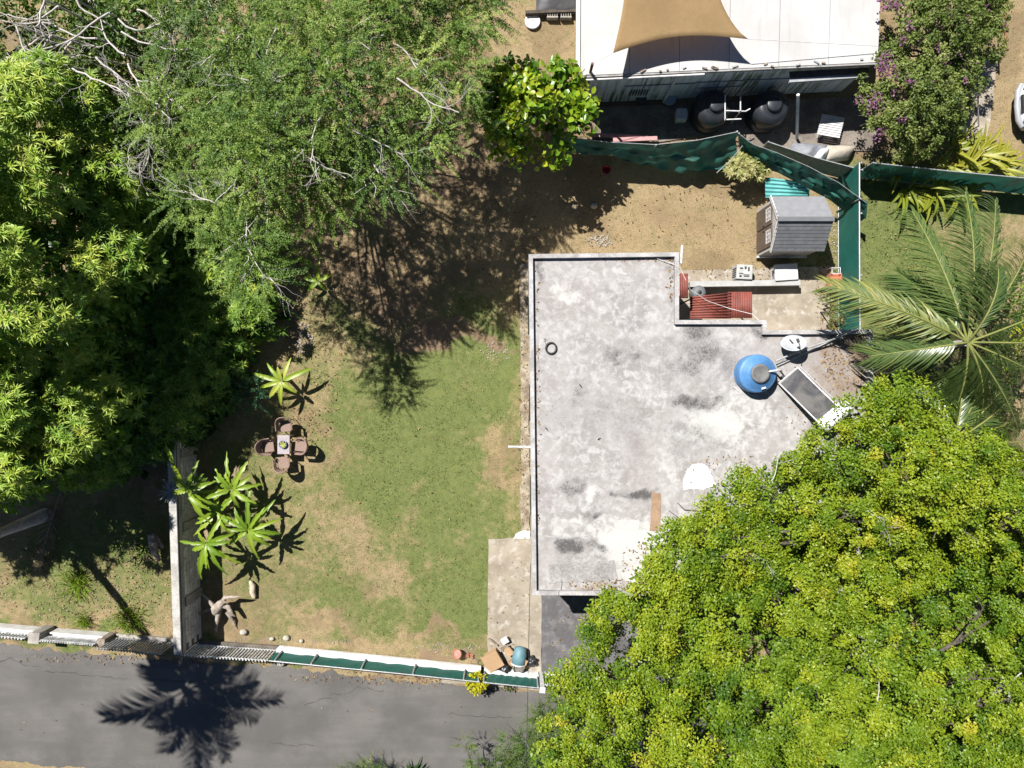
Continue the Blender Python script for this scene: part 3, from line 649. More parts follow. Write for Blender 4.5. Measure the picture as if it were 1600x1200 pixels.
# teal sheets leaning behind the shed
tl = empty('teal_sheet_stack', (0, 0, 0), label='stack of turquoise corrugated sheets behind the shed', cat='sheets')
TEAL = mat('turquoise_sheet', (0.1, 0.36, 0.35), (0.07, 0.28, 0.28), 3, 0.6)
for k in range(3):
    corrugated('sheet', [P(1195 + 2 * k, 277 + k, 0.75 - 0.05 * k), P(1262 + 2 * k, 285 + k, 0.75 - 0.05 * k), P(1262 + k, 309, 0.5 - 0.05 * k), P(1196 + k, 309, 0.5 - 0.05 * k)], 5, TEAL, parent=tl)
for x in (1202, 1256): MB().box(P(x, 292, 0.24), (0.12, 0.5, 0.48)).build('support_block', CONC, tl)
# ------------------------------------------------------------------ green mesh fences
MESHG, t, b = new_mat('green_shade_mesh'); p_ = pos(t)
cm = mix(t, framp(t, noise(t, p_, 2.5, 4, 0.6), 0.3, 0.7), (0.014, 0.13, 0.105), (0.02, 0.165, 0.135))
wv = noise(t, p_, 110, 2, 0.5)
cm = mix(t, framp(t, wv, 0.45, 0.65, 0, 0.4), cm, (0.008, 0.05, 0.04))
t.links.new(cm, b.inputs['Base Color']); b.inputs['Roughness'].default_value = 0.55
trn = t.nodes.new('ShaderNodeBsdfTranslucent'); t.links.new(cm, trn.inputs[0])
mx = t.nodes.new('ShaderNodeMixShader'); mx.inputs[0].default_value = 0.3
t.links.new(b.outputs[0], mx.inputs[1]); t.links.new(trn.outputs[0], mx.inputs[2]); t.links.new(mx.outputs[0], t.nodes['Material Output'].inputs[0])
bump(t, b, wv, 0.3, 0.01)
DMESH, t, b = new_mat('dark_green_drape'); p_ = pos(t)
cm = mix(t, framp(t, noise(t, p_, 1.6, 4, 0.6), 0.35, 0.7), (0.026, 0.15, 0.115), (0.034, 0.095, 0.075))
t.links.new(cm, b.inputs['Base Color']); b.inputs['Roughness'].default_value = 0.6
trn = t.nodes.new('ShaderNodeBsdfTranslucent'); t.links.new(cm, trn.inputs[0])
mx = t.nodes.new('ShaderNodeMixShader'); mx.inputs[0].default_value = 0.3
t.links.new(b.outputs[0], mx.inputs[1]); t.links.new(trn.outputs[0], mx.inputs[2]); t.links.new(mx.outputs[0], t.nodes['Material Output'].inputs[0])
def cloth(name, rows, mt, parent, nu=60, nv=14, fold=0.05, seed=1, fr=9):
    """rows: list of polylines (top to bottom) of world points, resampled and joined into one hanging sheet"""
    def res(pl, n):
        pl = [Vector(p) for p in pl]; L = [0]
        for a, b_ in zip(pl[:-1], pl[1:]): L.append(L[-1] + (b_ - a).length)
        out = []
        for i in range(n):
            s = L[-1] * i / (n - 1); j = max(k for k in range(len(L)) if L[k] <= s + 1e-9); j = min(j, len(pl) - 2)
            f = (s - L[j]) / max(L[j + 1] - L[j], 1e-9); out.append(pl[j] + (pl[j + 1] - pl[j]) * f)
        return out
    RR = [res(r_, nu) for r_ in rows]; V = []; F_ = []; rr = np.random.default_rng(seed); ph = rr.random(8) * 6.28
    for i in range(nu):
        colp = [r_[i] for r_ in RR]
        for j in range(nv):
            f = j / (nv - 1) * (len(colp) - 1); k = min(int(f), len(colp) - 2); u = f - k
            us = u * u * (3 - 2 * u); p = colp[k].lerp(colp[k + 1], us if len(colp) > 2 else u)
            g = math.sin(math.pi * min(1, j / (nv - 1)))
            o = fold * g * (math.sin(i / nu * fr * 6.28 + ph[0] + j * 0.25) + 0.6 * math.sin(i / nu * fr * 2.3 * 6.28 + ph[1] - j * 0.3) + 0.5 * math.sin(j * 1.1 + ph[2] + i * 0.11))
            V.append((p.x + o * 0.4, p.y - o, p.z + 0.5 * o))
    for i in range(nu - 1):
        for j in range(nv - 1):
            a = i * nv + j; F_.append((a, a + 1, a + nv + 1, a + nv))
    return np_mesh(name, V, np.array(F_), mt, parent, smooth=True)
def mesh_fence(name, label, base, h, mt, posts, rail=0.02, fold=0.0, base_z=0.0, lower_rail=True):
    o = empty(name, (0, 0, 0), label=label, cat='fence')
    b0 = [Vector((p[0], p[1], base_z)) for p in base]; tp = [p + Vector((0, 0, h - base_z)) for p in b0]
    cloth('mesh', [tp, b0], mt, o, 40, 8, fold, 3)
    pipe('top_rail', tp, rail, GALV, o)
    if lower_rail: pipe('bottom_rail', [p + Vector((0, 0, 0.05)) for p in b0], rail * 0.7, GALV, o)
    for q in posts:
        q = Vector((q[0], q[1], 0)); pipe('post', [q + Vector((0, 0, base_z)), q + Vector((0, 0, h + 0.03))], rail * 1.2, GALV, o)
    return o
fb = [P(1309, 276, 0).xy, P(1309, 400, 0).xy, P(1310, 530, 0).xy]
mesh_fence('mesh_fence', 'straight green mesh fence between the shed and the neighbouring lawn', fb, 1.5, MESHG, [q + Vector((0.05, 0)) for q in (fb[0], P(1309, 350, 0).xy, P(1309, 440, 0).xy, fb[2])], 0.025, 0.012)
dr = empty('draped_fence', (0, 0, 0), label='sagging dark green shade net fence across the back of the yard', cat='fence')
cloth('net', [[P(862, 208, 1.75), P(900, 216, 1.7), P(950, 222, 1.6), P(1025, 226, 1.6), P(1090, 219, 1.7), P(1152, 206, 1.8)],
              [P(864, 222, 1.2), P(900, 226, 1.2), P(955, 234, 1.1), P(1030, 246, 1.0), P(1090, 246, 1.05), P(1150, 232, 1.2)],
              [P(866, 234, 0.7), P(900, 236, 0.7), P(955, 243, 0.62), P(1030, 264, 0.45), P(1095, 270, 0.5), P(1150, 252, 0.7)],
              [P(868, 240, 0.02), P(905, 238, 0.02), P(955, 240, 0.02), P(1030, 244, 0.02), P(1090, 242, 0.02), P(1145, 236, 0.02)]], DMESH, dr, 140, 30, 0.075, 5, 4)
for (x, y) in ((885, 213), (1025, 226), (1152, 205)):
    q = P(x, y, 1.7); pipe('post', [(q.x, q.y, 0), q], 0.025, GALV, dr)
pipe('top_wire', [P(862, 208, 1.76), P(900, 216, 1.71), P(950, 222, 1.61), P(1025, 226, 1.61), P(1090, 219, 1.71), P(1152, 206, 1.81)], 0.012, GALV, dr, 5)
pipe('loose_cord', [P(1120, 270, 0.6), P(1142, 250, 1.1), P(1160, 228, 1.6)], 0.01, WHITE_PAINT, dr, 5)
d2 = empty('draped_net', (0, 0, 0), label='torn dark green net sagging over the turquoise sheets to the fence corner', cat='net')
cloth('net', [[P(1152, 208, 1.8), P(1176, 226, 1.7), P(1215, 240, 1.7), P(1265, 262, 1.65), P(1310, 286, 1.6), P(1354, 318, 1.5)],
              [P(1154, 222, 1.3), P(1178, 242, 1.25), P(1214, 258, 1.2), P(1262, 280, 1.15), P(1304, 302, 1.1), P(1346, 332, 1.0)],
              [P(1156, 236, 0.9), P(1180, 254, 0.85), P(1216, 270, 0.85), P(1258, 292, 0.8), P(1296, 312, 0.75), P(1334, 342, 0.5)]], DMESH, d2, 110, 22, 0.07, 9, 5)
cloth('torn_flap', [[P(1312, 262, 1.5), P(1330, 300, 1.5), P(1356, 316, 1.45)], [P(1318, 290, 1.2), P(1338, 322, 1.1), P(1350, 340, 1.0)], [P(1322, 312, 0.8), P(1334, 336, 0.7), P(1342, 346, 0.6)]], DMESH, d2, 26, 12, 0.05, 12, 3)
for (x, y) in ((1155, 208), (1345, 310)):
    q = P(x, y, 1.65); pipe('post', [(q.x, q.y, 0), q], 0.025, GALV, d2)
pipe('top_wire', [P(1152, 207, 1.81), P(1176, 225, 1.71), P(1215, 239, 1.71), P(1265, 261, 1.66), P(1310, 285, 1.61), P(1354, 317, 1.51)], 0.01, GALV, d2, 5)
n2b = [P(1182, 239, 0).xy, P(1250, 262, 0).xy, P(1322, 281, 0).xy]
mesh_fence('wire_fence', 'low wire fence with ragged top behind the sagging net', n2b, 1.1, mat('wire_weave', (0.22, 0.33, 0.33), (0.15, 0.22, 0.22), 9, 0.6), [n2b[0], n2b[1], n2b[2]], 0.02, 0.02)
nb = [P(1328, 276, 0).xy, P(1440, 288, 0).xy, P(1600, 303, 0).xy, P(1720, 316, 0).xy]
mesh_fence('boundary_fence', 'dark green mesh fence behind the palm along the neighbouring lawn', nb, 1.5, DMESH, [P(1329, 276, 0).xy, P(1440, 288, 0).xy, P(1550, 298.5, 0).xy], 0.02, 0.03)

# ------------------------------------------------------------------ neighbour's house, sail and yard
nbh = empty('white_roof_house', (0, 0, 0), label='low house with a bright white roof and streaked side wall', cat='house')
NW = [P(906, 118, 2.35), P(1372, 97, 2.35)]       # eave line
WR, t, b = new_mat('white_roof_coating'); p_ = pos(t)
c = mix(t, framp(t, noise(t, p_, 0.7, 5, 0.6), 0.3, 0.7), (0.43, 0.43, 0.425), (0.37, 0.365, 0.36))
mp = t.nodes.new('ShaderNodeMapping'); mp.inputs['Scale'].default_value = (3.5, 0.25, 1); t.links.new(p_, mp.inputs[0])
c = mix(t, framp(t, noise(t, mp.outputs[0], 2.0, 4, 0.7), 0.5, 0.78, 0, 0.65), c, (0.31, 0.295, 0.28))
t.links.new(c, b.inputs['Base Color']); b.inputs['Roughness'].default_value = 0.7; bump(t, b, noise(t, p_, 30, 3), 0.15, 0.01)
el, er = NW; up = Vector((0, 1, 0)); rise = 0.07
def roof_pt(f, dy): p = el.lerp(er, f); return Vector((p.x, p.y + dy, p.z + dy * rise))
npan = 6
for k in range(npan):
    q = [roof_pt(k / npan + 0.0008, 0), roof_pt((k + 1) / npan - 0.0008, 0), roof_pt((k + 1) / npan - 0.0008, 6.0), roof_pt(k / npan + 0.0008, 6.0)]
    quad_slab(MB(), q, 0.04).build('roof_panel', WR, nbh)
MB().beam(el + Vector((0, -0.02, -0.07)), er + Vector((0, -0.02, -0.07)), 0.08, 0.1).build('fascia', mat('fascia_grey', (0.3, 0.3, 0.3), (0.2, 0.19, 0.18), 3, 0.8), nbh)
MB().beam(el + Vector((-0.07, 0, 0.0)), roof_pt(0, 6.0) + Vector((-0.07, 0, 0)), 0.12, 0.14).build('barge_board', WHITE_PAINT, nbh)
pipe('gutter', [el + Vector((0.1, -0.1, -0.1)), el.lerp(er, 0.42) + Vector((0, -0.1, -0.08))], 0.035, WHITE_PAINT, nbh)
ST, t, b = new_mat('streaked_siding'); p_ = pos(t)
mp = t.nodes.new('ShaderNodeMapping'); mp.inputs['Scale'].default_value = (6, 6, 0.35); t.links.new(p_, mp.inputs[0])
s1 = noise(t, mp.outputs[0], 1.5, 5, 0.7); big = noise(t, p_, 0.55, 3, 0.6)
c = mix(t, framp(t, noise(t, p_, 1.0, 4), 0.3, 0.7), (0.78, 0.79, 0.78), (0.66, 0.67, 0.67))
c = mix(t, math_(t, 'MULTIPLY', framp(t, s1, 0.42, 0.62), framp(t, big, 0.38, 0.58, 0.25, 1)), c, (0.1, 0.12, 0.035))
c = mix(t, framp(t, s1, 0.62, 0.75, 0, 0.7), c, (0.06, 0.055, 0.04))
t.links.new(c, b.inputs['Base Color']); b.inputs['Roughness'].default_value = 0.85
wd = (er - el); wl = wd.length; wu = wd.normalized()
nst = 30
for k in range(nst):
    a = el.lerp(er, 0.008 + k / nst * 0.99); b2 = el.lerp(er, 0.008 + (k + 0.96) / nst * 0.99)
    zc = 2.27
    mb = MB().beam((a.x, a.y + 0.1, zc / 2), (b2.x, b2.y + 0.1, zc / 2), 0.03 + 0.012 * (k % 2), zc)
    mb.build('siding_board', ST, nbh)
MB().prism([(el.x + 0.1, el.y + 0.14), (er.x, er.y + 0.14), (er.x, er.y + 5.8), (el.x + 0.1, el.y + 5.8)], 0, 2.2).build('wall', HW, nbh)
for (f0, f1, z) in ((0.17, 0.42, 1.25), (0.42, 0.97, 1.3), (0.44, 0.6, 0.85)):
    pipe('conduit', [el.lerp(er, f0) + Vector((0, 0.06, z - 2.35)), el.lerp(er, f1) + Vector((0, 0.06, z - 2.35))], 0.018, mat('conduit', (0.24, 0.27, 0.29), (0.16, 0.18, 0.2), 5, 0.6), nbh, 6)
pd = el.lerp(er, 0.335); pipe('downpipe', [pd + Vector((0, -0.02, -0.1)), Vector((pd.x, pd.y - 0.02, 0.05))], 0.05, WHITE_PAINT, nbh)
for f0, f1, z in ((0.355, 0.395, 2.0),): 
    a, b2 = el.lerp(er, f0), el.lerp(er, f1); MB().beam((a.x, a.y + 0.07, z), (b2.x, b2.y + 0.07, z), 0.03, 0.25).build('vent_opening', BLACK_PLASTIC, nbh)
a, b2 = el.lerp(er, 0.2), el.lerp(er, 0.26)
for k in range(7):
    q = a.lerp(b2, k / 6); MB().box((q.x, q.y + 0.05, 0.72), (0.025, 0.05, 0.4)).build('louvre_bar', DARK_METAL, nbh)
a, b2 = el.lerp(er, 0.72), el.lerp(er, 0.99)
canopy = MB(); canopy.beam((a.x, a.y - 0.28, 1.9), (b2.x, b2.y - 0.22, 1.9), 0.12, 0.1).build('porch_beam', mat('porch_grey', (0.32, 0.33, 0.34), (0.24, 0.25, 0.26), 3, 0.7), nbh)
MB().beam((a.x, a.y - 0.1, 1.95), (b2.x, b2.y - 0.08, 1.95), 0.2, 0.03).build('porch_sheet', DARK_METAL, nbh)
px0 = P(1247, 148, 2.0); pipe('porch_post', [P(1245, 216, 0.02), px0], 0.05, WHITE_PAINT, nbh, 12)
for i in range(14):           # scraps of broken gutter and leaves on the eave
    f = random.uniform(0.2, 0.95); q = el.lerp(er, f); MB().box((q.x, q.y + random.uniform(0.0, 0.12), q.z + 0.03), (random.uniform(0.05, 0.25), 0.05, 0.04), random.uniform(-0.5, 0.5)).build('eave_debris', WOOD if i % 3 else GALV, nbh)
# shade sail
SAIL = mat('tan_sailcloth', (0.42, 0.3, 0.155), (0.37, 0.265, 0.135), 1.0, 0.85, fine=0.1, bmp=0.08)
t = SAIL.node_tree; b = t.nodes['Principled BSDF']; trn = t.nodes.new('ShaderNodeBsdfTranslucent'); trn.inputs[0].default_value = (0.55, 0.4, 0.25, 1)
mx = t.nodes.new('ShaderNodeMixShader'); mx.inputs[0].default_value = 0.55
t.links.new(b.outputs[0], mx.inputs[1]); t.links.new(trn.outputs[0], mx.inputs[2]); t.links.new(mx.outputs[0], t.nodes['Material Output'].inputs[0])
sl = empty('shade_sail', (0, 0, 0), label='tan shade sail stretched above the white roof', cat='shade sail')
sa, sb, sc_, sdd = P(958, 83, 3.15), P(1169, 61, 3.15), P(1150, -230, 3.5), P(955, -230, 3.5)
V = []; F_ = []; n = 30
for i in range(n + 1):
    for j in range(n + 1):
        u, v = i / n, j / n
        p = (sa * (1 - u) + sb * u) * (1 - v) + (sdd * (1 - u) + sc_ * u) * v
        # catenary edges pull inward
        p = p + Vector((0, 0.3 * math.sin(math.pi * u) * (1 - v) ** 2 * (1 - 0.25 * (u - 0.5)), 0)) + Vector((0.4 * math.sin(math.pi * min(1, v * 1.2)) * (1 - u) * (1 - u) - 0.9 * math.sin(math.pi * min(1, v ** 0.75)) * u * u, 0, 0))
        p.z += 0.12 * math.sin(math.pi * u) * math.sin(math.pi * v) * -1
        V.append(tuple(p))
for i in range(n):
    for j in range(n):
        a = i * (n + 1) + j; F_.append((a, a + n + 1, a + n + 2, a + 1))
o = np_mesh('cloth', V, np.array(F_), SAIL, sl, smooth=True); s = o.modifiers.new('thickness', 'SOLIDIFY'); s.thickness = 0.006
q = P(926, 99, 3.0)
pipe('stay_rope', [sa, q], 0.01, WHITE_PAINT, sl, 5); pipe('stay_rope', [sb, P(1372, 72, 2.6)], 0.01, WHITE_PAINT, sl, 5)
po = MB().tube([(P(911, 158, 0).x, P(911, 158, 0).y, 0.0), q], 0.045, 8).build('sail_post', mat('rust_brown', (0.13, 0.06, 0.045), (0.09, 0.045, 0.035), 6, 0.8)); tag(po, 'rust brown leaning post at the corner of the white roof', 'post')
# yard clutter of the neighbour
BT = mat('black_tank_plastic', (0.02, 0.024, 0.03), (0.03, 0.034, 0.04), 3, 0.35)
for i, (x, lb) in enumerate(((1104, 'black water tank nearer the tan shade sail'), (1190, 'black water tank beside the white porch post'))):
    tk2 = empty('black_water_tank', P(x, 184, 0), label=lb, cat='water tank', group='black water tanks behind the neighbouring house')
    MB().lathe([(0.58, 0), (0.6, 0.05), (0.6, 0.4), (0.585, 0.42), (0.6, 0.45), (0.6, 0.85), (0.55, 0.98), (0.4, 1.08), (0.24, 1.13), (0.24, 1.17), (0.0001, 1.17)], n=40).build('body', BT, tk2)
    MB().lathe([(0.25, 1.16), (0.26, 1.2), (0.2, 1.23), (0.0001, 1.235)], n=28).build('lid', BT, tk2)
pp = empty('tank_pipes', (0, 0, 0), label='white plastic pipes joining the two black water tanks', cat='pipe')
for pts in ([P(1133, 148, 1.3), P(1133, 186, 1.1)], [P(1133, 173, 1.15), P(1165, 174, 1.15), P(1172, 170, 1.15)], [P(1157, 150, 1.3), P(1157, 173, 1.2)], [P(1133, 187, 1.0), P(1158, 186, 1.0)]):
    pipe('pipe', pts, 0.024, WHITE_PAINT, pp)
for (x, y) in ((1133, 187), (1157, 174)):
    q = P(x, y, 1.0); pipe('upright', [q, (q.x, q.y, 0)], 0.022, WHITE_PAINT, pp)
pn = empty('slatted_panel', P(1298, 197, 0.35), label='pale grey ribbed panel lying in the shaded neighbouring yard', cat='panel')
for k in range(9):
    MB().box((0.02 * (k - 4) , (k - 4) * 0.078, 0.0), (0.78, 0.062, 0.03), R(-10)).build('slat', LG, pn)
for s in (-0.25, 0.25): MB().box((s, 0, -0.18), (0.05, 0.6, 0.3), R(-10)).build('batten', LG, pn)
pkb = mat('pink_board', (0.45, 0.25, 0.25), (0.36, 0.2, 0.2), 4, 0.8)
for i, (a, c_, lb) in enumerate(((P(925, 211, 0.15), P(1012, 215, 0.15), 'long pink board behind the draped net, closer to the house wall'), (P(958, 219, 0.22), P(1027, 216, 0.22), 'short pink board lying against the draped net'))):
    o = MB().beam(a, c_, 0.14, 0.05).build('pink_board', pkb, bevel=0.008); tag(o, lb, 'board')
tp = empty('tarp_heap', P(1262, 240, 0.0), label='crumpled grey and white tarp behind the sagging net', cat='tarp')
def rumple(name, pxs, z, mt, parent, seed, amp=0.12, n=18):
    q = [P(x, y, z) for x, y in pxs]; V = []; F_ = []
    loc = parent.location
    for i in range(n + 1):
        for j in range(n + 1):
            u, v = i / n, j / n; p = (q[0] * (1 - u) + q[1] * u) * (1 - v) + (q[3] * (1 - u) + q[2] * u) * v
            e = math.sin(math.pi * u) ** 0.5 * math.sin(math.pi * v) ** 0.5 if 0 < u < 1 and 0 < v < 1 else 0
            V.append((p.x - loc.x, p.y - loc.y, p.z * (0.3 + 0.7 * e) + amp * 2 * (float(fbm(np.array([p.x * 1.0]), np.array([p.y * 1.0]), 0.35, seed)[0]) - 0.4) * e + 0.02))
    for i in range(n):
        for j in range(n):
            a = i * (n + 1) + j; F_.append((a, a + n + 1, a + n + 2, a + 1))
    return np_mesh(name, V, np.array(F_), mt, parent, smooth=True)
rumple('grey_sheet', [(1226, 246), (1278, 256), (1300, 222), (1246, 218)], 0.5, mat('grey_tarp', (0.2, 0.21, 0.24), (0.14, 0.15, 0.17), 2, 0.6), tp, 401, 0.16)
rumple('white_sheet', [(1260, 255), (1288, 258), (1305, 224), (1286, 228)], 0.62, mat('white_tarp', (0.7, 0.7, 0.72), (0.6, 0.6, 0.62), 3, 0.5), tp, 402, 0.14)
rumple('beige_sheet', [(1286, 250), (1332, 246), (1345, 224), (1300, 222)], 0.5, mat('beige_tarp', (0.4, 0.36, 0.3), (0.32, 0.29, 0.24), 3, 0.8), tp, 403, 0.06)
for i, (x, y, s_, lb) in enumerate(((1062, 184, .35, 'grey plastic carton standing beside the black tank'), (1044, 158, .4, 'pale blue basin at the foot of the streaked wall'), (1000, 158, .3, 'dark pot at the foot of the streaked wall'))):
    o = empty(('carton', 'basin', 'pot')[i], P(x, y, 0), R(8 * i), label=lb, cat=('carton', 'basin', 'pot')[i])
    if i == 0:
        MB().box((0, 0, 0.18), (s_, s_ * 1.1, 0.36)).build('body', LG, o, bevel=0.02); MB().box((0, 0, 0.37), (s_ * 1.05, s_ * 0.5, 0.02)).build('flap', LG, o)
    else:
        mm = (None, mat('pale_blue_plastic', (0.3, 0.36, 0.4), (0.24, 0.29, 0.33), 3, 0.5), DARK_METAL)[i]
        MB().lathe([(s_ * 0.35, 0), (s_ * 0.55, 0.22), (s_ * 0.6, 0.23), (s_ * 0.5, 0.22), (s_ * 0.33, 0.03), (0.0001, 0.03)], n=24).build('body', mm, o)
        MB().lathe([(s_ * 0.55, 0.22), (s_ * 0.62, 0.235), (s_ * 0.55, 0.25)], n=24).build('rim', mm, o)
# clutter beside the white roof, upper left of it
for i, (x, y, r_, lb) in enumerate(((832, 34, 0.27, 'round white lid lying on the dry grass below the block row'), (831, 106, 0.22, 'white disc half covered by the broad-leaved tree'))):
    o = empty('round_cover', P(x, y, 0.02), label=lb, cat='lid', group='white lids on the dry grass')
    MB().lathe([(r_, 0), (r_, 0.05), (r_ * 0.92, 0.07), (r_ * 0.86, 0.055), (0.0001, 0.055)], n=32).build('disc', LG, o)
    for k in range(3): MB().box((0, 0, 0.062), (r_ * 1.6, 0.025, 0.012), R(60 * k + 10)).build('rib', WHITE_PAINT, o)
bk = empty('block_row', (0, 0, 0), label='row of hollow concrete blocks and a dark beam on dry grass', cat='blocks')
a, c_ = P(821, 21, 0.15), P(905, 18, 0.15); MB().beam(a, c_, 0.1, 0.2).build('beam', mat('dark_wood', (0.05, 0.04, 0.035), (0.08, 0.065, 0.05), 6, 0.9), bk)
for x in (863, 884):
    q = P(x, 24, 0.1); MB().box(q + Vector((0, -0.1, 0)), (0.38, 0.05, 0.2)).build('block', CONC, bk); MB().box(q + Vector((0, 0.08, 0)), (0.38, 0.05, 0.2)).build('block', CONC, bk)
    for k in range(5): MB().box(q + Vector((-0.16 + 0.08 * k, -0.01, 0)), (0.025, 0.13, 0.19)).build('block_web', CONC, bk)
dt = empty('dark_tarp', P(872, 5, 0), label='wrinkled dark grey tarp beside the white roof at the top edge', cat='tarp')
rumple('sheet', [(838, 18), (906, 16), (906, -40), (838, -40)], 0.35, mat('charcoal_tarp', (0.05, 0.05, 0.055), (0.075, 0.075, 0.08), 3, 0.5), dt, 410, 0.12)
rb = empty('red_bucket', P(946, 268, 0), label='red bucket in the shade in front of the draped net', cat='bucket')
RED = mat('red_plastic', (0.42, 0.02, 0.025), (0.32, 0.016, 0.02), 4, 0.45)
MB().lathe([(0.1, 0), (0.14, 0.24), (0.15, 0.25), (0.13, 0.24), (0.09, 0.02), (0.0001, 0.02)], n=24).build('body', RED, rb)
pipe('handle', [(-0.14, 0, 0.24), (-0.1, -0.1, 0.25), (0, -0.16, 0.25), (0.1, -0.1, 0.25), (0.14, 0, 0.24)], 0.006, DARK_METAL, rb, 5)
# red rail far right, cable posts
rr_ = empty('red_rail', (0, 0, 0), label='rusty red pipe rail at the upper right beside the garden walk', cat='rail')
RP = mat('rusty_red_pipe', (0.36, 0.11, 0.05), (0.26, 0.08, 0.04), 7, 0.7)
pipe('rail', [P(1568, -60, 0.9), P(1571, 74, 0.9)], 0.03, RP, rr_); pipe('cross_bar', [P(1571, 73, 0.85), P(1545, 76, 0.85)], 0.022, RP, rr_)
for y in (-50, 10, 70): q = P(1570, y, 0.9); pipe('post', [(q.x, q.y, 0), q], 0.028, RP, rr_)
for i, (pa, pb, lb) in enumerate(((P(1527, 92, 1.4), P(1529, 197, 1.4), 'long thin dark pipe rail above the garden walk'), (P(1506, 125, 1.2), P(1508, 180, 1.2), 'short thin dark pipe rail beside the flowering bush'))):
    o = empty('dark_rail', (0, 0, 0), label=lb, cat='rail'); pipe('bar', [pa, pb], 0.022, DARK_METAL, o)
    for q in (pa, pb): pipe('post', [(q.x, q.y, 0), q], 0.02, DARK_METAL, o)
# ------------------------------------------------------------------ parked car, nose at the right edge
car = empty('parked_car', P(1577, 173, 0), R(1), label='white car with only its front end in view at right edge', cat='car')
CW = mat('white_car_paint', (0.66, 0.67, 0.69), (0.62, 0.63, 0.65), 1, 0.22, spec=0.6, fine=0.02, bmp=0)
def car_body():
    prof = [(0.02, 0.28, 0.62), (0.0, 0.42, 0.7), (0.03, 0.58, 0.74), (0.12, 0.7, 0.78), (0.35, 0.78, 0.8), (1.0, 0.9, 0.82), (1.12, 0.93, 0.82), (1.7, 1.36, 0.66), (2.0, 1.43, 0.64), (3.0, 1.42, 0.64), (3.6, 1.0, 0.74), (4.0, 0.92, 0.76), (4.1, 0.6, 0.74), (4.08, 0.3, 0.7)]
    V = []; F_ = []; ny = 9
    for (x, z, hw) in prof:
        for k in range(ny):
            v = -1 + 2 * k / (ny - 1); xx = x + (0.16 * abs(v) ** 3 if x < 0.5 else 0) - (0.16 * abs(v) ** 3 if x > 3.7 else 0)
            V.append((xx, hw * v, z - 0.07 * abs(v) ** 3))
    n = len(prof)
    for i in range(n - 1):
        for k in range(ny - 1):
            a = i * ny + k; F_.append((a, a + ny, a + ny + 1, a + 1))
    def side(s):
        st = len(V); k0 = 0 if s < 0 else ny - 1
        for i in range(n):
            x, y, z = V[i * ny + k0]; V.append((x, max(-0.8, min(0.8, y * 1.12)), 0.28))
        for i in range(n - 1):
            a, b2, c2, d3 = i * ny + k0, (i + 1) * ny + k0, st + i + 1, st + i
            F_.append((a, d3, c2, b2) if s < 0 else (a, b2, c2, d3))
    side(-1); side(1)
    return V, F_
V, F_ = car_body(); o = np_mesh('body', V, np.array(F_), CW, car, smooth=True)
MB().add([(1.16, -0.7, 0.97), (1.16, 0.7, 0.97), (1.66, 0.58, 1.35), (1.66, -0.58, 1.35)], [(0, 1, 2, 3)]).build('windscreen', GLASS, car)
HL = mat('headlight_lens', (0.25, 0.27, 0.3), (0.4, 0.42, 0.45), 12, 0.1)
for s in (-1, 1):
    MB().box((0.2, s * 0.6, 0.66), (0.26, 0.3, 0.12), R(-22 * s)).build('headlight', HL, car, bevel=0.03)
    for x in (0.72, 3.3):
        wl_ = empty('wheel', (x, s * 0.74, 0.3)); wl_.parent = car
        wb = MB(); wb.tube([(0, -0.09 * s, 0), (0, 0.09 * s, 0)], 0.3, 20).build('tyre', BLACK_PLASTIC, wl_); MB().tube([(0, 0.085 * s, 0), (0, 0.1 * s, 0)], 0.18, 16).build('rim', GALV, wl_)
MB().tube([(0.13, -0.72, 0.42), (0.0, -0.5, 0.42), (-0.04, 0, 0.42), (0.0, 0.5, 0.42), (0.13, 0.72, 0.42)], 0.09, 10).build('bumper', mat('bumper_grey', (0.3, 0.31, 0.33), (0.26, 0.27, 0.29), 2, 0.4), car)
MB().box((0.02, 0, 0.6), (0.05, 0.6, 0.1)).build('grille', BLACK_PLASTIC, car)
pipe('bonnet_seam', [(0.3, -0.68, 0.775), (0.26, 0, 0.775), (0.3, 0.68, 0.775)], 0.008, DARK_METAL, car, 5)
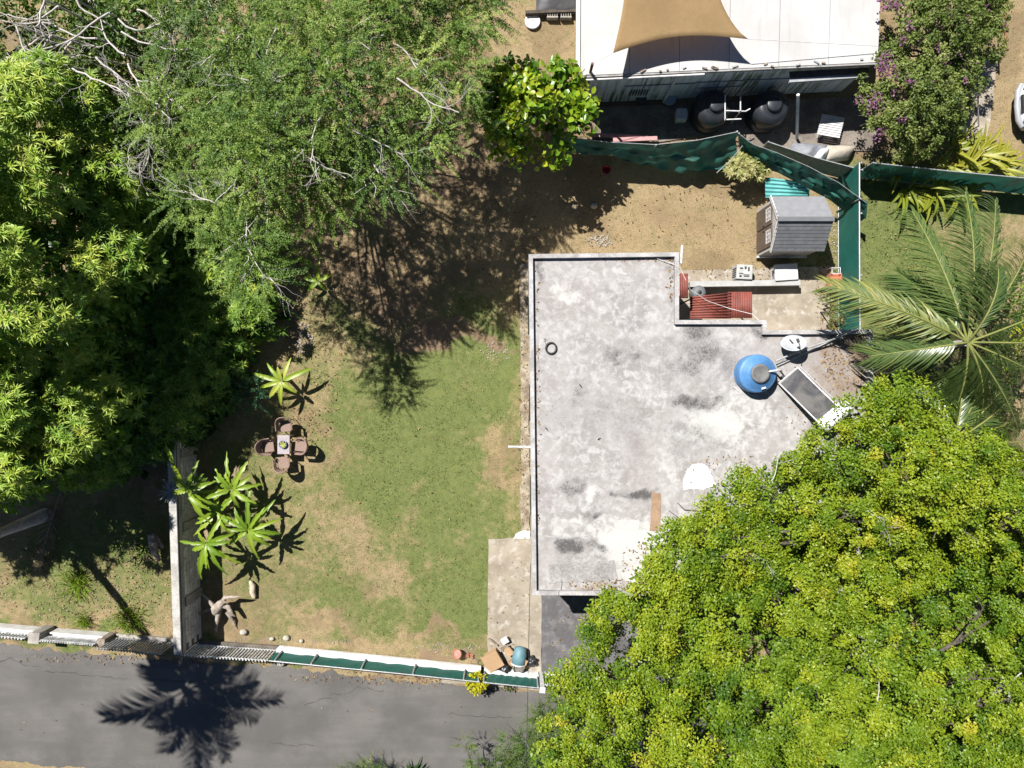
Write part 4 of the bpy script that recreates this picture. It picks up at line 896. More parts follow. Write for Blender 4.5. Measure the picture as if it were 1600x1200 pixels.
# ------------------------------------------------------------------ garden table and chairs
RATTAN = mat('brown_rattan', (0.25, 0.172, 0.14), (0.18, 0.122, 0.1), 30, 0.7, fine=0.3, bmp=0.5, world=False)
RATD = mat('dark_rattan', (0.21, 0.145, 0.12), (0.16, 0.11, 0.09), 30, 0.75, fine=0.3, bmp=0.5, world=False)
def make_chair():
    ch = empty('garden_chair', (0, 0, 0), cat='chair', group='rattan chairs around the small table')
    MB().box((0.02, 0, 0.4), (0.44, 0.42, 0.05)).build('seat', RATTAN, ch, bevel=0.02)
    V = []; F_ = []; n = 26; rows = 5                    # wrap-round back, open to +x
    for i in range(n + 1):
        a = R(88 + 184 * i / n); ca_, sa_ = math.cos(a), math.sin(a)
        back = max(0, -ca_); ext = 0.24 if i in (0, n) else 0
        hgt = 0.63 + 0.2 * back ** 1.5
        for j in range(rows + 1):
            f = j / rows; r_ = 0.245 + 0.055 * f; z = 0.52 + (hgt - 0.52) * f if back < 0.45 else 0.44 + (hgt - 0.44) * f
            V.append((r_ * ca_ - 0.02 + ext * 0.75, r_ * sa_ * 1.02, z))
    for i in range(n):
        for j in range(rows):
            a = i * (rows + 1) + j; F_.append((a, a + rows + 1, a + rows + 2, a + 1))
    o = np_mesh('backrest', V, np.array(F_), RATTAN, ch, smooth=True); s = o.modifiers.new('thickness', 'SOLIDIFY'); s.thickness = 0.028; s.offset = 0
    top = [V[i * (rows + 1) + rows] for i in range(n + 1)]
    MB().tube(top, 0.022, 8).build('top_rail', RATTAN, ch)
    for sx, sy in ((0.2, 0.2), (0.2, -0.2), (-0.2, 0.2), (-0.2, -0.2)):
        MB().tube([(sx * 1.08, sy * 1.12, 0), (sx, sy, 0.4), (sx, sy * 1.15, 0.6 if sx > 0 else 0.5)], 0.017, 7).build('leg', RATD, ch)
    return ch
ch0 = make_chair()
spots = [(446, 665, -84, 'brown rattan chair on the side of the table toward the trees'), (418, 698, 7, 'brown rattan chair on the wall side of the small table'),
         (471, 697, 175, 'brown rattan chair on the open lawn side of the small table'), (442.5, 724, 97, 'brown rattan chair on the banana plant side of the small table')]
for i, (x, y, a, lb) in enumerate(spots):
    o = ch0 if i == 0 else copy_tree(ch0); q = P(x, y, 0.4); o.location = (q.x, q.y, 0); o.rotation_euler = (0, 0, R(a)); o.scale = (0.9, 0.9, 0.94); o['label'] = lb
tb = empty('garden_table', (P(443, 695, 0.6).x, P(443, 695, 0.6).y, 0), label='small rectangular rattan table between four chairs on the lawn', cat='table')
TT = mat('table_top_mauve', (0.33, 0.29, 0.31), (0.27, 0.235, 0.25), 8, 0.5, world=False)
MB().box((0, 0, 0.58), (0.42, 0.64, 0.045)).build('tabletop', TT, tb, bevel=0.015)
MB().box((0, 0, 0.5), (0.38, 0.6, 0.1)).build('apron', RATD, tb)
for sx in (-0.17, 0.17):
    for sy in (-0.28, 0.28): MB().box((sx, sy, 0.24), (0.05, 0.05, 0.46)).build('leg', RATD, tb)
bw = empty('plant_bowl', (tb.location.x, tb.location.y + 0.02, 0.603), label='bowl with a small green plant on the garden table', cat='bowl')
MB().lathe([(0.06, 0), (0.12, 0.06), (0.135, 0.09), (0.125, 0.09), (0.1, 0.05), (0.0001, 0.045)], n=28).build('bowl', mat('blue_glaze', (0.16, 0.16, 0.28), (0.1, 0.1, 0.2), 6, 0.2), bw)

# ------------------------------------------------------------------ concrete block wall at the left
wl2 = empty('block_wall', (0, 0, 0), label='tall grey concrete block wall with a bright coping beside the banana plants', cat='wall')
A0 = Vector((-11.24, 3.2, 0)); A1 = Vector((-10.86, -8.85, 0)); WH = 1.5
dv = (A1 - A0); WL = dv.length; du = dv.normalized(); dn = Vector((-du.y, du.x, 0))      # dn points to the lawn
if dn.x < 0: dn = -dn
MW = mat('mortar', (0.13, 0.12, 0.11), (0.09, 0.085, 0.08), 2, 0.95)
MB().beam(A0 + Vector((0, 0, WH / 2)) - dn * 0.0, A1 + Vector((0, 0, WH / 2)), 0.15, WH).build('core', MW, wl2)
BLK = mat('grey_block', (0.62, 0.6, 0.56), (0.38, 0.36, 0.33), 2.2, 0.92, rnd=0.55, fine=0.35, bmp=0.4)
blk = MB().box((0, 0, 0), (0.385, 0.03, 0.175)); bme = None
ang = math.atan2(du.y, du.x)
for r_ in range(6):
    k = 0; s = 0.2 + (0.2 if r_ % 2 else 0)
    while s < WL - 0.2:
        if s > 2.6:
            q = A0 + du * s + dn * (0.082 + random.uniform(-0.004, 0.006)); loc = (q.x, q.y, 0.1 + r_ * 0.19)
            if bme is None:
                o = blk.build('block', BLK, wl2, loc, ang); bme = o.data
            else: link_mesh('block', bme, None, wl2, loc, ang)
        s += 0.4
MB().beam(A0 + Vector((0, 0, 1.3)) + dn * 0.05, A1 + Vector((0, 0, 1.3)) + dn * 0.05, 0.14, 0.22).build('bond_beam', CONC, wl2)
s = 0.6
while s < WL:
    q = A0 + du * s + dn * 0.12
    MB().box((q.x, q.y, 0.6), (0.3, 0.09, 1.18), ang).build('pilaster', CONC, wl2); s += 2.45
COPE = mat('pale_coping', (0.4, 0.385, 0.36), (0.28, 0.265, 0.245), 2.5, 0.9, fine=0.3, bmp=0.4)
s = 0.0
while s < WL - 0.1:
    e = min(s + 2.4, WL + 0.12); MB().beam(A0 + du * (s + 0.006) + Vector((0, 0, WH + 0.03)) - dn * 0.0, A0 + du * e + Vector((0, 0, WH + 0.03)), 0.25, 0.07).build('coping', COPE, wl2, bevel=0.01); s = e
# ------------------------------------------------------------------ street frontage: low walls, railings, mesh panels
FB = [(-160, 959), (0, 973), (75, 980), (178, 988), (283, 997), (330, 1001), (436, 1008), (640, 1028), (754, 1040), (842, 1049)]
def fbase(x): return P(x, float(poly_at(FB, x)), 0)
FWH = mat('whitewashed_wall', (0.6, 0.6, 0.6), (0.46, 0.44, 0.42), 2.5, 0.85, fine=0.25, bmp=0.3)
RAILW = mat('rail_white', (0.66, 0.67, 0.68), (0.33, 0.33, 0.33), 6, 0.6, fine=0.2)
RAILG = mat('rail_grey', (0.3, 0.31, 0.33), (0.2, 0.2, 0.2), 6, 0.6, fine=0.2)
def baluster_fence(name, label, x0, x1, wall_h, top_h, nb_, mt, lean=0.0, wallm=FWH, thick=0.16):
    o = empty(name, (0, 0, 0), label=label, cat='fence')
    a, b2 = fbase(x0), fbase(x1)
    up = Vector((0, 0, 1)); nrm = (b2 - a).normalized().cross(up)      # away from the lawn
    if nrm.y > 0: nrm = -nrm
    MB().beam(a + up * wall_h / 2 + nrm * thick / 2, b2 + up * wall_h / 2 + nrm * thick / 2, thick, wall_h).build('low_wall', wallm, o, bevel=0.012)
    off = nrm * (thick * 0.65)
    for z in (wall_h + 0.12, top_h): MB().beam(a + up * z + off, b2 + up * z + off, 0.035, 0.035).build('rail', mt, o)
    me = None
    for k in range(nb_):
        f = (k + 0.5) / nb_; p = a.lerp(b2, f) + off
        if me is None:
            ob = MB().box((0, 0, 0), (0.036, 0.03, top_h + 0.1 - wall_h - 0.05), math.atan2((b2 - a).y, (b2 - a).x)).build('baluster', mt, o, (p.x, p.y, (top_h + 0.1 + wall_h + 0.05) / 2)); me = ob.data
        else: link_mesh('baluster', me, None, o, (p.x, p.y, (top_h + 0.1 + wall_h + 0.05) / 2))
    return o
baluster_fence('railing_fence', 'white wall and railing at the far left of the street front', -160, 66, 0.42, 0.85, 46, RAILW)
baluster_fence('railing_fence', 'white wall and low railing between pillar and block wall', 90, 172, 0.42, 0.85, 22, RAILW)
baluster_fence('railing_fence', 'weathered grey railing just left of the block wall end', 184, 280, 0.12, 1.15, 22, RAILG, wallm=CONC)
baluster_fence('railing_fence', 'white metal railing just right of the block wall end', 302, 436, 0.1, 1.08, 28, RAILW, wallm=mat('shaded_footing', (0.14, 0.12, 0.1), (0.09, 0.08, 0.065), 3, 0.95))  # footing colour darkened to stand in for palm shadow behind the balusters
for i, (x, h_, lb) in enumerate(((78, 0.75, 'square concrete pillar between the two white railings'), (178, 0.7, 'dark weathered pillar between white and grey railings'), (845.5, 1.25, 'white gate post beside the driveway'))):
    q = fbase(x); o = empty('fence_pillar', q, R(-5), label=lb, cat='pillar'); mt = (CONC, WOOD, WHITE_PAINT)[i]; s_ = (0.32, 0.2, 0.13)[i]
    MB().box((0, -0.08, h_ / 2), (s_, s_, h_)).build('shaft', mt, o, bevel=0.01); MB().box((0, -0.08, h_ + 0.03), (s_ + 0.06, s_ + 0.06, 0.07)).build('cap', mt, o, bevel=0.012)
def mesh_panel(label, x0, x1, posts, z0=0.36, z1=1.02):
    o = empty('mesh_panel_fence', (0, 0, 0), label=label, cat='fence')
    xs_ = np.linspace(x0, x1, 14); pts = [fbase(x) for x in xs_]; nrm = Vector((-0.09, -1, 0)).normalized()
    V = []; F_ = []
    for i, p in enumerate(pts):
        jit = random.uniform(-0.012, 0.012); V += [tuple(p), (p.x, p.y + jit, z0 + random.uniform(-.015, .015)), (p.x - 0.015, p.y - 0.15 + jit, z0), (p.x - 0.015, p.y - 0.15, 0)]
        if i:
            a = 4 * i - 4; b2 = 4 * i
            for k in range(3): F_.append((a + k, a + k + 1, b2 + k + 1, b2 + k)[::-1])
    np_mesh('low_wall', V, np.array(F_), FWH, o)
    sc = np.linspace(x0, x1, 80); V = []; F_ = []
    for i, x in enumerate(sc):
        p = fbase(x) + nrm * 0.1; sag = 0.02 * math.sin(i * 0.9) + random.uniform(-0.012, 0.012)
        for j in range(6):
            f = j / 5; V.append((p.x, p.y + 0.012 * math.sin(i * 0.55 + j), z0 + 0.015 + sag * (1 - f) + (z1 - z0) * f))
    for i in range(79):
        for j in range(5): a = i * 6 + j; F_.append((a, a + 6, a + 7, a + 1))
    np_mesh('mesh', V, np.array(F_), MESHG, o, smooth=True)
    for z in (z1 + 0.01, ): pipe('top_rail', [p + nrm * 0.13 + Vector((0, 0, z)) for p in pts], 0.022, GALV, o)
    for x in posts:
        p = fbase(x) + nrm * 0.04; pipe('post', [p + Vector((0, 0, z0)), p + nrm * 0.05 + Vector((0, 0, z1 + 0.03))], 0.028, GALV, o)
    return o
mesh_panel('long green mesh fence on a white wall between railing and refuse heap', 437, 752, [446, 500, 575, 652, 728, 750])
mesh_panel('short green mesh fence panel in front of the refuse heap', 757, 841, [758, 839])
gt_ = empty('picket_gate', (0, 0, 0), label='white picket gate half hidden under the bright green tree', cat='gate')
a, b2 = P(849, 1049, 0.05), P(935, 1058, 0.05)
for z in (0.2, 1.0): MB().beam(a + Vector((0, 0, z)), b2 + Vector((0, 0, z)), 0.04, 0.06).build('rail', WHITE_PAINT, gt_)
me = None
for k in range(15):
    p = a.lerp(b2, (k + 0.5) / 15)
    if me is None: o = MB().box((0, 0, 0), (0.05, 0.025, 1.1), R(-6)).build('picket', WHITE_PAINT, gt_, (p.x, p.y, 0.62)); me = o.data
    else: link_mesh('picket', me, None, gt_, (p.x, p.y, 0.62))
# ------------------------------------------------------------------ refuse heap by the fence
CARD = mat('cardboard', (0.38, 0.25, 0.145), (0.33, 0.215, 0.12), 2, 0.85, fine=0.1)
bx = empty('cardboard_box', P(771, 1026, 0), R(29), label='large flattened brown cardboard box leaning on the refuse heap', cat='box')
MB().box((0, 0, 0.42), (0.55, 0.6, 0.05), M=Matrix.Rotation(R(7), 3, 'X')).build('panel', CARD, bx); MB().box((-0.3, 0, 0.3), (0.04, 0.56, 0.26), M=Matrix.Rotation(R(30), 3, 'Y')).build('flap', CARD, bx); MB().box((0, 0, 0.2), (0.48, 0.5, 0.38)).build('body', CARD, bx)
br_ = empty('blue_barrel', P(812, 1018, 0), R(-8), label='grey-blue plastic bin lying at the refuse heap', cat='bin')
TEALG = mat('grey_blue_plastic', (0.11, 0.21, 0.25), (0.085, 0.17, 0.2), 3, 0.55)
MB().tube([(0, 0.26, 0.24), (0, 0.22, 0.25), (0, -0.05, 0.26), (0, -0.3, 0.26), (0, -0.31, 0.26)], [0.1, 0.2, 0.25, 0.25, 0.22], 20).build('body', TEALG, br_); MB().tube([(0, -0.29, 0.26), (0, -0.33, 0.26)], 0.27, 20).build('rim', WHITE_PAINT, br_)
for i, (x, y, s_, lb) in enumerate(((789, 1043, 0.2, 'small black rubbish bag against the cardboard box'), (811, 1045, 0.18, 'round dark grey pot beside the black rubbish bag'), (831, 1030, 0.17, 'black rubbish bag in the shadow of the grey-blue bin'))):
    if i == 1:
        o = empty('dark_pot', P(x, y, 0.3), label=lb, cat='pot'); MB().lathe([(0.12, -0.3), (0.18, -0.02), (0.2, 0), (0.17, 0), (0.14, -0.14), (0.0001, -0.16)], n=26).build('pot', BLACK_PLASTIC, o); MB().lathe([(0.165, -0.04), (0.0001, -0.03)], n=20).build('soil', mat('grey_soil', (0.11, 0.1, 0.09), (0.16, 0.15, 0.13), 14, 0.95), o)
    else:
        V = []; F_ = []; nu_, nv_ = 18, 12
        for a_ in range(nv_ + 1):
            th = math.pi * a_ / nv_
            for b_ in range(nu_):
                ph_ = 2 * math.pi * b_ / nu_; rr2 = s_ * (1 + 0.22 * math.sin(5 * ph_ + 3 * th + i) * math.sin(th) + random.uniform(-0.06, 0.06)); V.append((rr2 * math.sin(th) * math.cos(ph_), rr2 * math.sin(th) * math.sin(ph_), s_ * 0.9 + rr2 * 0.9 * math.cos(th)))
        for a_ in range(nv_):
            for b_ in range(nu_): F_.append((a_ * nu_ + b_, (a_ + 1) * nu_ + b_, (a_ + 1) * nu_ + (b_ + 1) % nu_, a_ * nu_ + (b_ + 1) % nu_))
        o = empty('rubbish_bag', P(x, y, 0), label=lb, cat='bag'); np_mesh('bag', V, np.array(F_), mat('bin_liner', (0.02, 0.02, 0.024), (0.035, 0.035, 0.04), 8, 0.3), o); MB().tube([(0, 0, s_ * 1.7), (0.02, 0, s_ * 2.0), (0.05, 0.02, s_ * 2.2)], [0.03, 0.02, 0.05], 7).build('knot', BLACK_PLASTIC, o)
hp = [((788, 1010), 25, (0.32, 0.1, 0.03), 'pale plank end sticking out of the refuse heap'), ((789, 999), 30, (0.24, 0.18, 0.12), 'small white carton on top of the refuse heap'), ((770, 1003), -38, (0.4, 0.06, 0.04), 'thin pale stick lying above the cardboard box'), ((795, 1016), -50, (0.3, 0.22, 0.1), 'crushed brown carton in the refuse heap'), ((803, 1029), 40, (0.4, 0.2, 0.1), 'torn brown cardboard piece beside the bin'), ((815, 1031), -25, (0.34, 0.26, 0.08), 'folded tan cardboard against the bin'), ((822, 1037), -20, (0.3, 0.12, 0.06), 'reddish broken plank at the foot of the bin')]
for i, ((x, y), a_, dm, lb) in enumerate(hp):
    o = empty(('plank', 'carton', 'stick', 'carton', 'cardboard_piece', 'cardboard_piece', 'plank')[i], P(x, y, 0.1), R(a_), label=lb, cat=('plank', 'carton', 'stick', 'carton', 'cardboard', 'cardboard', 'plank')[i])
    mt = (WOOD, LG, WOOD, CARD, CARD, CARD, mat('reddish_wood', (0.3, 0.16, 0.1), (0.22, 0.12, 0.08), 6, 0.9))[i]
    zz = (0.12, 0.1, 0.0, 0.1, 0.15, 0.22, 0.0)[i]
    MB().box((0, 0, zz), dm, M=Matrix.Rotation(R(random.uniform(-18, 18)), 3, 'X') @ Matrix.Rotation(R(random.uniform(-10, 10)), 3, 'Y')).build('piece', mt, o)
    MB().box((0.02, dm[1] * 0.4, zz + dm[2] * 0.5), (dm[0] * 0.9, dm[1] * 0.5, 0.012), M=Matrix.Rotation(R(35), 3, 'X')).build('flap', mt, o)
TERR = mat('terracotta', (0.34, 0.13, 0.085), (0.26, 0.1, 0.07), 6, 0.85)
pt = empty('terracotta_pot', P(716, 1019, 0), label='terracotta pot tipped on the grass by the white wall', cat='pot')
o = MB().lathe([(0.09, -0.14), (0.15, 0.1), (0.17, 0.1), (0.17, 0.14), (0.145, 0.14), (0.1, -0.1), (0.0001, -0.1)], n=26).build('pot', TERR, pt); o.location = (0, 0, 0.16); o.rotation_euler = (R(-18), R(-14), 0)
o2 = MB().lathe([(0.135, 0.06), (0.0001, 0.075)], n=20).build('soil', mat('pinkish_soil', (0.32, 0.2, 0.16), (0.24, 0.15, 0.12), 12, 0.95), pt); o2.location = o.location; o2.rotation_euler = o.rotation_euler
pt2 = empty('broken_pot', P(733, 1024, 0), label='broken red pot shards beside the terracotta pot', cat='shards')
for k in range(5): MB().box((random.uniform(-0.12, 0.12), random.uniform(-0.08, 0.08), 0.03), (0.13, 0.05, 0.03), random.uniform(0, 3), M=Matrix.Rotation(random.uniform(0, 3), 3, 'Z') @ Matrix.Rotation(R(30), 3, 'X')).build('shard', TERR, pt2)
wc = MB().tube([(0.12 * math.cos(a_) + 0.02 * math.sin(3 * a_), 0.09 * math.sin(a_), 0.02 + 0.01 * math.sin(2 * a_)) for a_ in np.linspace(0, 11, 40)], 0.008, 5).build('wire_coil', DARK_METAL, None, P(742, 1033, 0.38)); tag(wc, 'small coil of dark wire on the white wall top', 'wire')
# ------------------------------------------------------------------ stumps, logs, stones
stp = empty('driftwood_stump', P(345, 946, 0), label='gnarled grey uprooted stump beside the block wall', cat='stump'); stp.scale = (1.5, 1.5, 1.35)
DRIFT = mat('driftwood', (0.36, 0.31, 0.265), (0.2, 0.165, 0.135), 7, 0.95, fine=0.4, bmp=0.7)
MB().tube([(-0.1, -0.15, 0.1), (0.0, 0.0, 0.28), (0.12, 0.12, 0.3), (0.22, 0.22, 0.4)], [0.09, 0.12, 0.1, 0.06], 9).build('bole', DRIFT, stp)
for pts, rs in (([(0, 0, 0.25), (-0.15, 0.2, 0.35), (-0.32, 0.35, 0.3)], [0.11, 0.08, 0.03]), ([(0, 0, 0.25), (-0.25, -0.05, 0.22), (-0.62, -0.22, 0.12)], [0.09, 0.05, 0.015]), ([(0.05, 0, 0.25), (0.0, -0.25, 0.2), (-0.1, -0.55, 0.05)], [0.12, 0.1, 0.05]),
               ([(0.1, 0.1, 0.28), (0.28, 0.05, 0.3), (0.38, -0.1, 0.35)], [0.12, 0.11, 0.08]), ([(0.1, 0.1, 0.3), (0.25, 0.3, 0.4), (0.5, 0.32, 0.45)], [0.1, 0.09, 0.05]), ([(0.2, -0.1, 0.15), (0.3, -0.3, 0.1), (0.33, -0.45, 0.02)], [0.1, 0.07, 0.03])):
    MB().tube([(a_[0] * 1.0, a_[1] * 1.0, a_[2]) for a_ in pts] + [(pts[-1][0] * 1.15 + random.uniform(-.06, .06), pts[-1][1] * 1.15 + random.uniform(-.06, .06), max(0.01, pts[-1][2] - 0.05))], [q_ * 0.55 for q_ in rs] + [0.008], 8).build('root', DRIFT, stp)
lg = empty('split_log', P(396, 919, 0), R(100), label='pale split log lying on the lawn by the stump', cat='log')
MB().tube([(-0.3, 0, 0.07), (-0.1, 0.02, 0.09), (0.12, -0.02, 0.08), (0.28, 0.05, 0.06)], [0.07, 0.1, 0.1, 0.05], 9).build('bole', mat('pale_wood', (0.5, 0.42, 0.32), (0.36, 0.3, 0.22), 8, 0.9, fine=0.35), lg); MB().tube([(-0.05, 0.02, 0.1), (0.1, 0.12, 0.14)], [0.05, 0.02], 7).build('branch_stub', WOOD, lg)
lg2 = empty('dead_stump', P(249, 850, 0), R(95), label='dead grey trunk piece standing on the far side of the block wall', cat='log')
MB().tube([(-0.55, 0, 0.1), (-0.2, 0.03, 0.3), (0.2, -0.02, 0.42), (0.45, 0.0, 0.45)], [0.06, 0.12, 0.16, 0.12], 9).build('bole', DRIFT, lg2)
MB().tube([(-0.1, -0.1, 0.0), (0.15, -0.16, 0.3), (0.4, -0.14, 0.42)], [0.08, 0.08, 0.05], 8).build('split_side', DRIFT, lg2)
STN = mat('pale_stone', (0.42, 0.39, 0.34), (0.3, 0.27, 0.23), 9, 0.9, fine=0.3)
for i, (x, y, s_, lb) in enumerate(((381, 987, 0.11, 'pale stone on the grass above the white railing'), (448, 996, 0.1, 'pale stone at the end of the white railing'), (425, 998, 0.07, 'smaller stone near the end of the white railing'), (471, 1001, 0.06, 'little stone by the start of the green mesh'), (928, 322, 0.1, 'white stone on the dry grass behind the house'), (440, 1035, 0.12, 'pale stone on the verge outside the railing'))):
    V = []; F_ = []; nu_, nv_ = 10, 7
    for a_ in range(nv_ + 1):
        th = math.pi * a_ / nv_
        for b_ in range(nu_): ph_ = 2 * math.pi * b_ / nu_; r2 = s_ * (1 + random.uniform(-0.14, 0.14)); V.append((r2 * math.sin(th) * math.cos(ph_) * 1.2, r2 * math.sin(th) * math.sin(ph_), s_ * 0.4 + r2 * 0.7 * math.cos(th)))
    for a_ in range(nv_):
        for b_ in range(nu_): F_.append((a_ * nu_ + b_, (a_ + 1) * nu_ + b_, (a_ + 1) * nu_ + (b_ + 1) % nu_, a_ * nu_ + (b_ + 1) % nu_))
    o = np_mesh('stone', V, np.array(F_), STN, smooth=True); o.location = P(x, y, 0); tag(o, lb, 'stone')
cbl = MB().tube([P(829, 880, 5.2), P(827, 960, 4.95), P(825, 1060, 4.8), P(823, 1160, 4.9), P(820, 1260, 5.2)], 0.008, 5).build('overhead_cable', BLACK_PLASTIC); tag(cbl, 'thin dark overhead cable crossing the road beside the driveway', 'cable')
# small rubble and litter: too small and many to count
V = []; F_ = []
def bit(x, y, z, s):
    n0_ = len(V); a_ = random.uniform(0, 6.28)
    for k in range(4): V.append((x + s * random.uniform(.5, 1) * math.cos(a_ + k * 1.57), y + s * random.uniform(.5, 1) * math.sin(a_ + k * 1.57), z))
    V.append((x, y, z + s * random.uniform(0.4, 0.9)))
    for k in range(4): F_.append((n0_ + k, n0_ + (k + 1) % 4, n0_ + 4))
def scatter(cx_, cy_, rx, ry, n, s0, s1):
    for i in range(n):
        r_ = math.sqrt(random.random()); a_ = random.uniform(0, 6.28); q = P(cx_ + rx * r_ * math.cos(a_), cy_ + ry * r_ * math.sin(a_)); bit(q.x, q.y, -0.02, random.uniform(s0, s1))
scatter(937, 376, 22, 9, 90, 0.02, 0.06); scatter(475, 530, 14, 26, 120, 0.02, 0.07); scatter(900, 330, 20, 12, 40, 0.02, 0.05); scatter(440, 1002, 110, 6, 120, 0.015, 0.04); scatter(700, 1012, 60, 8, 70, 0.015, 0.045)
scatter(820, 620, 5, 210, 160, 0.015, 0.04); scatter(1175, 425, 100, 12, 120, 0.015, 0.05); scatter(775, 550, 25, 16, 60, 0.02, 0.05); scatter(570, 1045, 120, 12, 140, 0.01, 0.03); scatter(800, 1010, 34, 22, 90, 0.02, 0.06); scatter(1302, 420, 10, 110, 160, 0.02, 0.05); scatter(100, 930, 160, 40, 200, 0.01, 0.04)
scatter(170, 1008, 40, 6, 60, 0.02, 0.06); scatter(1185, 380, 26, 14, 60, 0.015, 0.04); scatter(500, 1110, 480, 70, 40, 0.012, 0.03)
rb_ = np_mesh('gravel', V, np.array(F_), mat('dusty_rubble', (0.3, 0.27, 0.23), (0.2, 0.175, 0.145), 9, 0.95, fine=0.3)); tag(rb_, 'pale rubble and small stones strewn over the yards', 'gravel', kind='stuff')
# ------------------------------------------------------------------ foliage helpers
def unit(a): return a / np.maximum(np.linalg.norm(a, axis=-1, keepdims=True), 1e-9)
T_DIAMOND = (np.array([(0, 0, 0), (.45, .5, .08), (1, 0, -.06), (.45, -.5, .08)]), np.array([(0, 2, 1), (0, 3, 2)]))
T_BROAD = (np.array([(0, 0, 0), (.28, .46, .09), (.72, .42, .07), (1, 0, -.05), (.72, -.42, .07), (.28, -.46, .09)]), np.array([(0, 3, 2, 1), (0, 5, 4, 3)]))
T_BLADE = (np.array([(0, .15, 0), (0, -.15, 0), (.4, .5, .1), (.4, 0, .02), (.4, -.5, .1), (1, 0, -.22)]), np.array([(0, 3, 2), (0, 1, 3), (1, 4, 3), (2, 3, 5), (3, 4, 5)]))
def leaves(O, D, Nn, L, W, tmpl):
    """leaf blades: bases O, directions D, upper-side normals Nn, lengths L, widths W -> V, F"""
    T, F_ = tmpl; D = unit(D); Y = unit(np.cross(Nn, D)); Zz = np.cross(D, Y)
    L = np.asarray(L)[:, None, None]; W = np.asarray(W)[:, None, None]
    V = O[:, None, :] + T[None, :, 0:1] * L * D[:, None, :] + T[None, :, 1:2] * W * Y[:, None, :] + T[None, :, 2:3] * L * Zz[:, None, :]
    k = len(T); Fa = F_[None] + (np.arange(len(O)) * k)[:, None, None]
    return V.reshape(-1, 3), Fa.reshape(-1, F_.shape[1]), k
def rdir(n): return unit(rng.normal(size=(n, 3)))
def lobe_points(c, r, n, flat=0.75, lo=0.72, zmin=-0.25):
    u = rdir(int(n * 1.9)); u = u[u[:, 2] > zmin][:n]; rad = r * rng.uniform(lo, 1.05, len(u))[:, None]
    # ragged surface: sub-clumps
    k = 9; s = rdir(k); dots = u @ s.T; bulge = 1 + 0.16 * np.max(dots, 1)[:, None] ** 6 - 0.1
    p = u * rad * bulge; p[:, 2] *= flat
    return c + p, u
def sample_lobes(poly, spacing, hfun, rr, jz=0.35, tries=6000, margin=0):
    """crown lobes: centres spread over an outline given at crown height, with uneven tops"""
    xs_ = [p[0] for p in poly]; ys_ = [p[1] for p in poly]; pts = []; out = []
    for i in range(tries):
        x = random.uniform(min(xs_), max(xs_)); y = random.uniform(min(ys_), max(ys_))
        if not bool(in_poly(np.array([x]), np.array([y]), poly)[0]): continue
        h = hfun(x, y); q = P(x, y, h)
        if any((q.x - a.x) ** 2 + (q.y - a.y) ** 2 < spacing ** 2 for a in pts): continue
        pts.append(q); z = h + random.uniform(-jz, jz); out.append((np.array(P(x, y, z)), random.uniform(*rr)))
    return out
def edge_dist(x, y, poly):
    best = 1e9
    for i in range(len(poly)):
        a, b_ = poly[i], poly[(i + 1) % len(poly)]; dx, dy = b_[0] - a[0], b_[1] - a[1]
        t_ = max(0, min(1, ((x - a[0]) * dx + (y - a[1]) * dy) / (dx * dx + dy * dy))); best = min(best, math.hypot(x - a[0] - t_ * dx, y - a[1] - t_ * dy))
    return best
def tree_frame(root, base, lobes, trunk_r, mt, nl=12, fork=0.45, twigs=0):
    """tapered trunk and limbs that reach the crown lobes, one mesh"""
    base = Vector(base); mb = MB()
    if not lobes: return
    cen = Vector(np.mean([l[0] for l in lobes], 0)); fk = Vector((base.x * 0.75 + cen.x * 0.25, base.y * 0.75 + cen.y * 0.25, cen.z * fork))
    mb.tube([base, base.lerp(fk, 0.5) + Vector((random.uniform(-.1, .1), random.uniform(-.1, .1), 0)), fk], [trunk_r * 1.25, trunk_r, trunk_r * 0.85], 10)
    ix = random.sample(range(len(lobes)), min(nl, len(lobes)))
    for i in ix:
        e = Vector(lobes[i][0]); m1 = fk.lerp(e, 0.45) + Vector((random.uniform(-.3, .3), random.uniform(-.3, .3), random.uniform(0.0, 0.4)))
        mb.tube([fk, fk.lerp(m1, 0.5) + Vector((0, 0, 0.1)), m1, m1.lerp(e, 0.6) + Vector((random.uniform(-.15, .15), random.uniform(-.15, .15), 0.05)), e], [trunk_r * .62, trunk_r * .45, trunk_r * .32, trunk_r * .2, trunk_r * .1], 7)
        for k in range(twigs):
            e2 = e + Vector((random.uniform(-.7, .7), random.uniform(-.7, .7), random.uniform(-.1, .45))); mb.tube([m1.lerp(e, 0.6), e.lerp(e2, 0.5), e2], [trunk_r * .12, trunk_r * .08, 0.01], 5)
    return mb.build('trunk', mt, root)
def crown_mesh(root, parts, mt, name='crown'):
    V = []; F_ = []; T = []; n = 0
    for v, f, t_ in parts:
        V.append(v); F_.append(f + n); T.append(t_); n += len(v)
    return np_mesh(name, np.concatenate(V), np.concatenate(F_), mt, root, tint=np.concatenate(T))
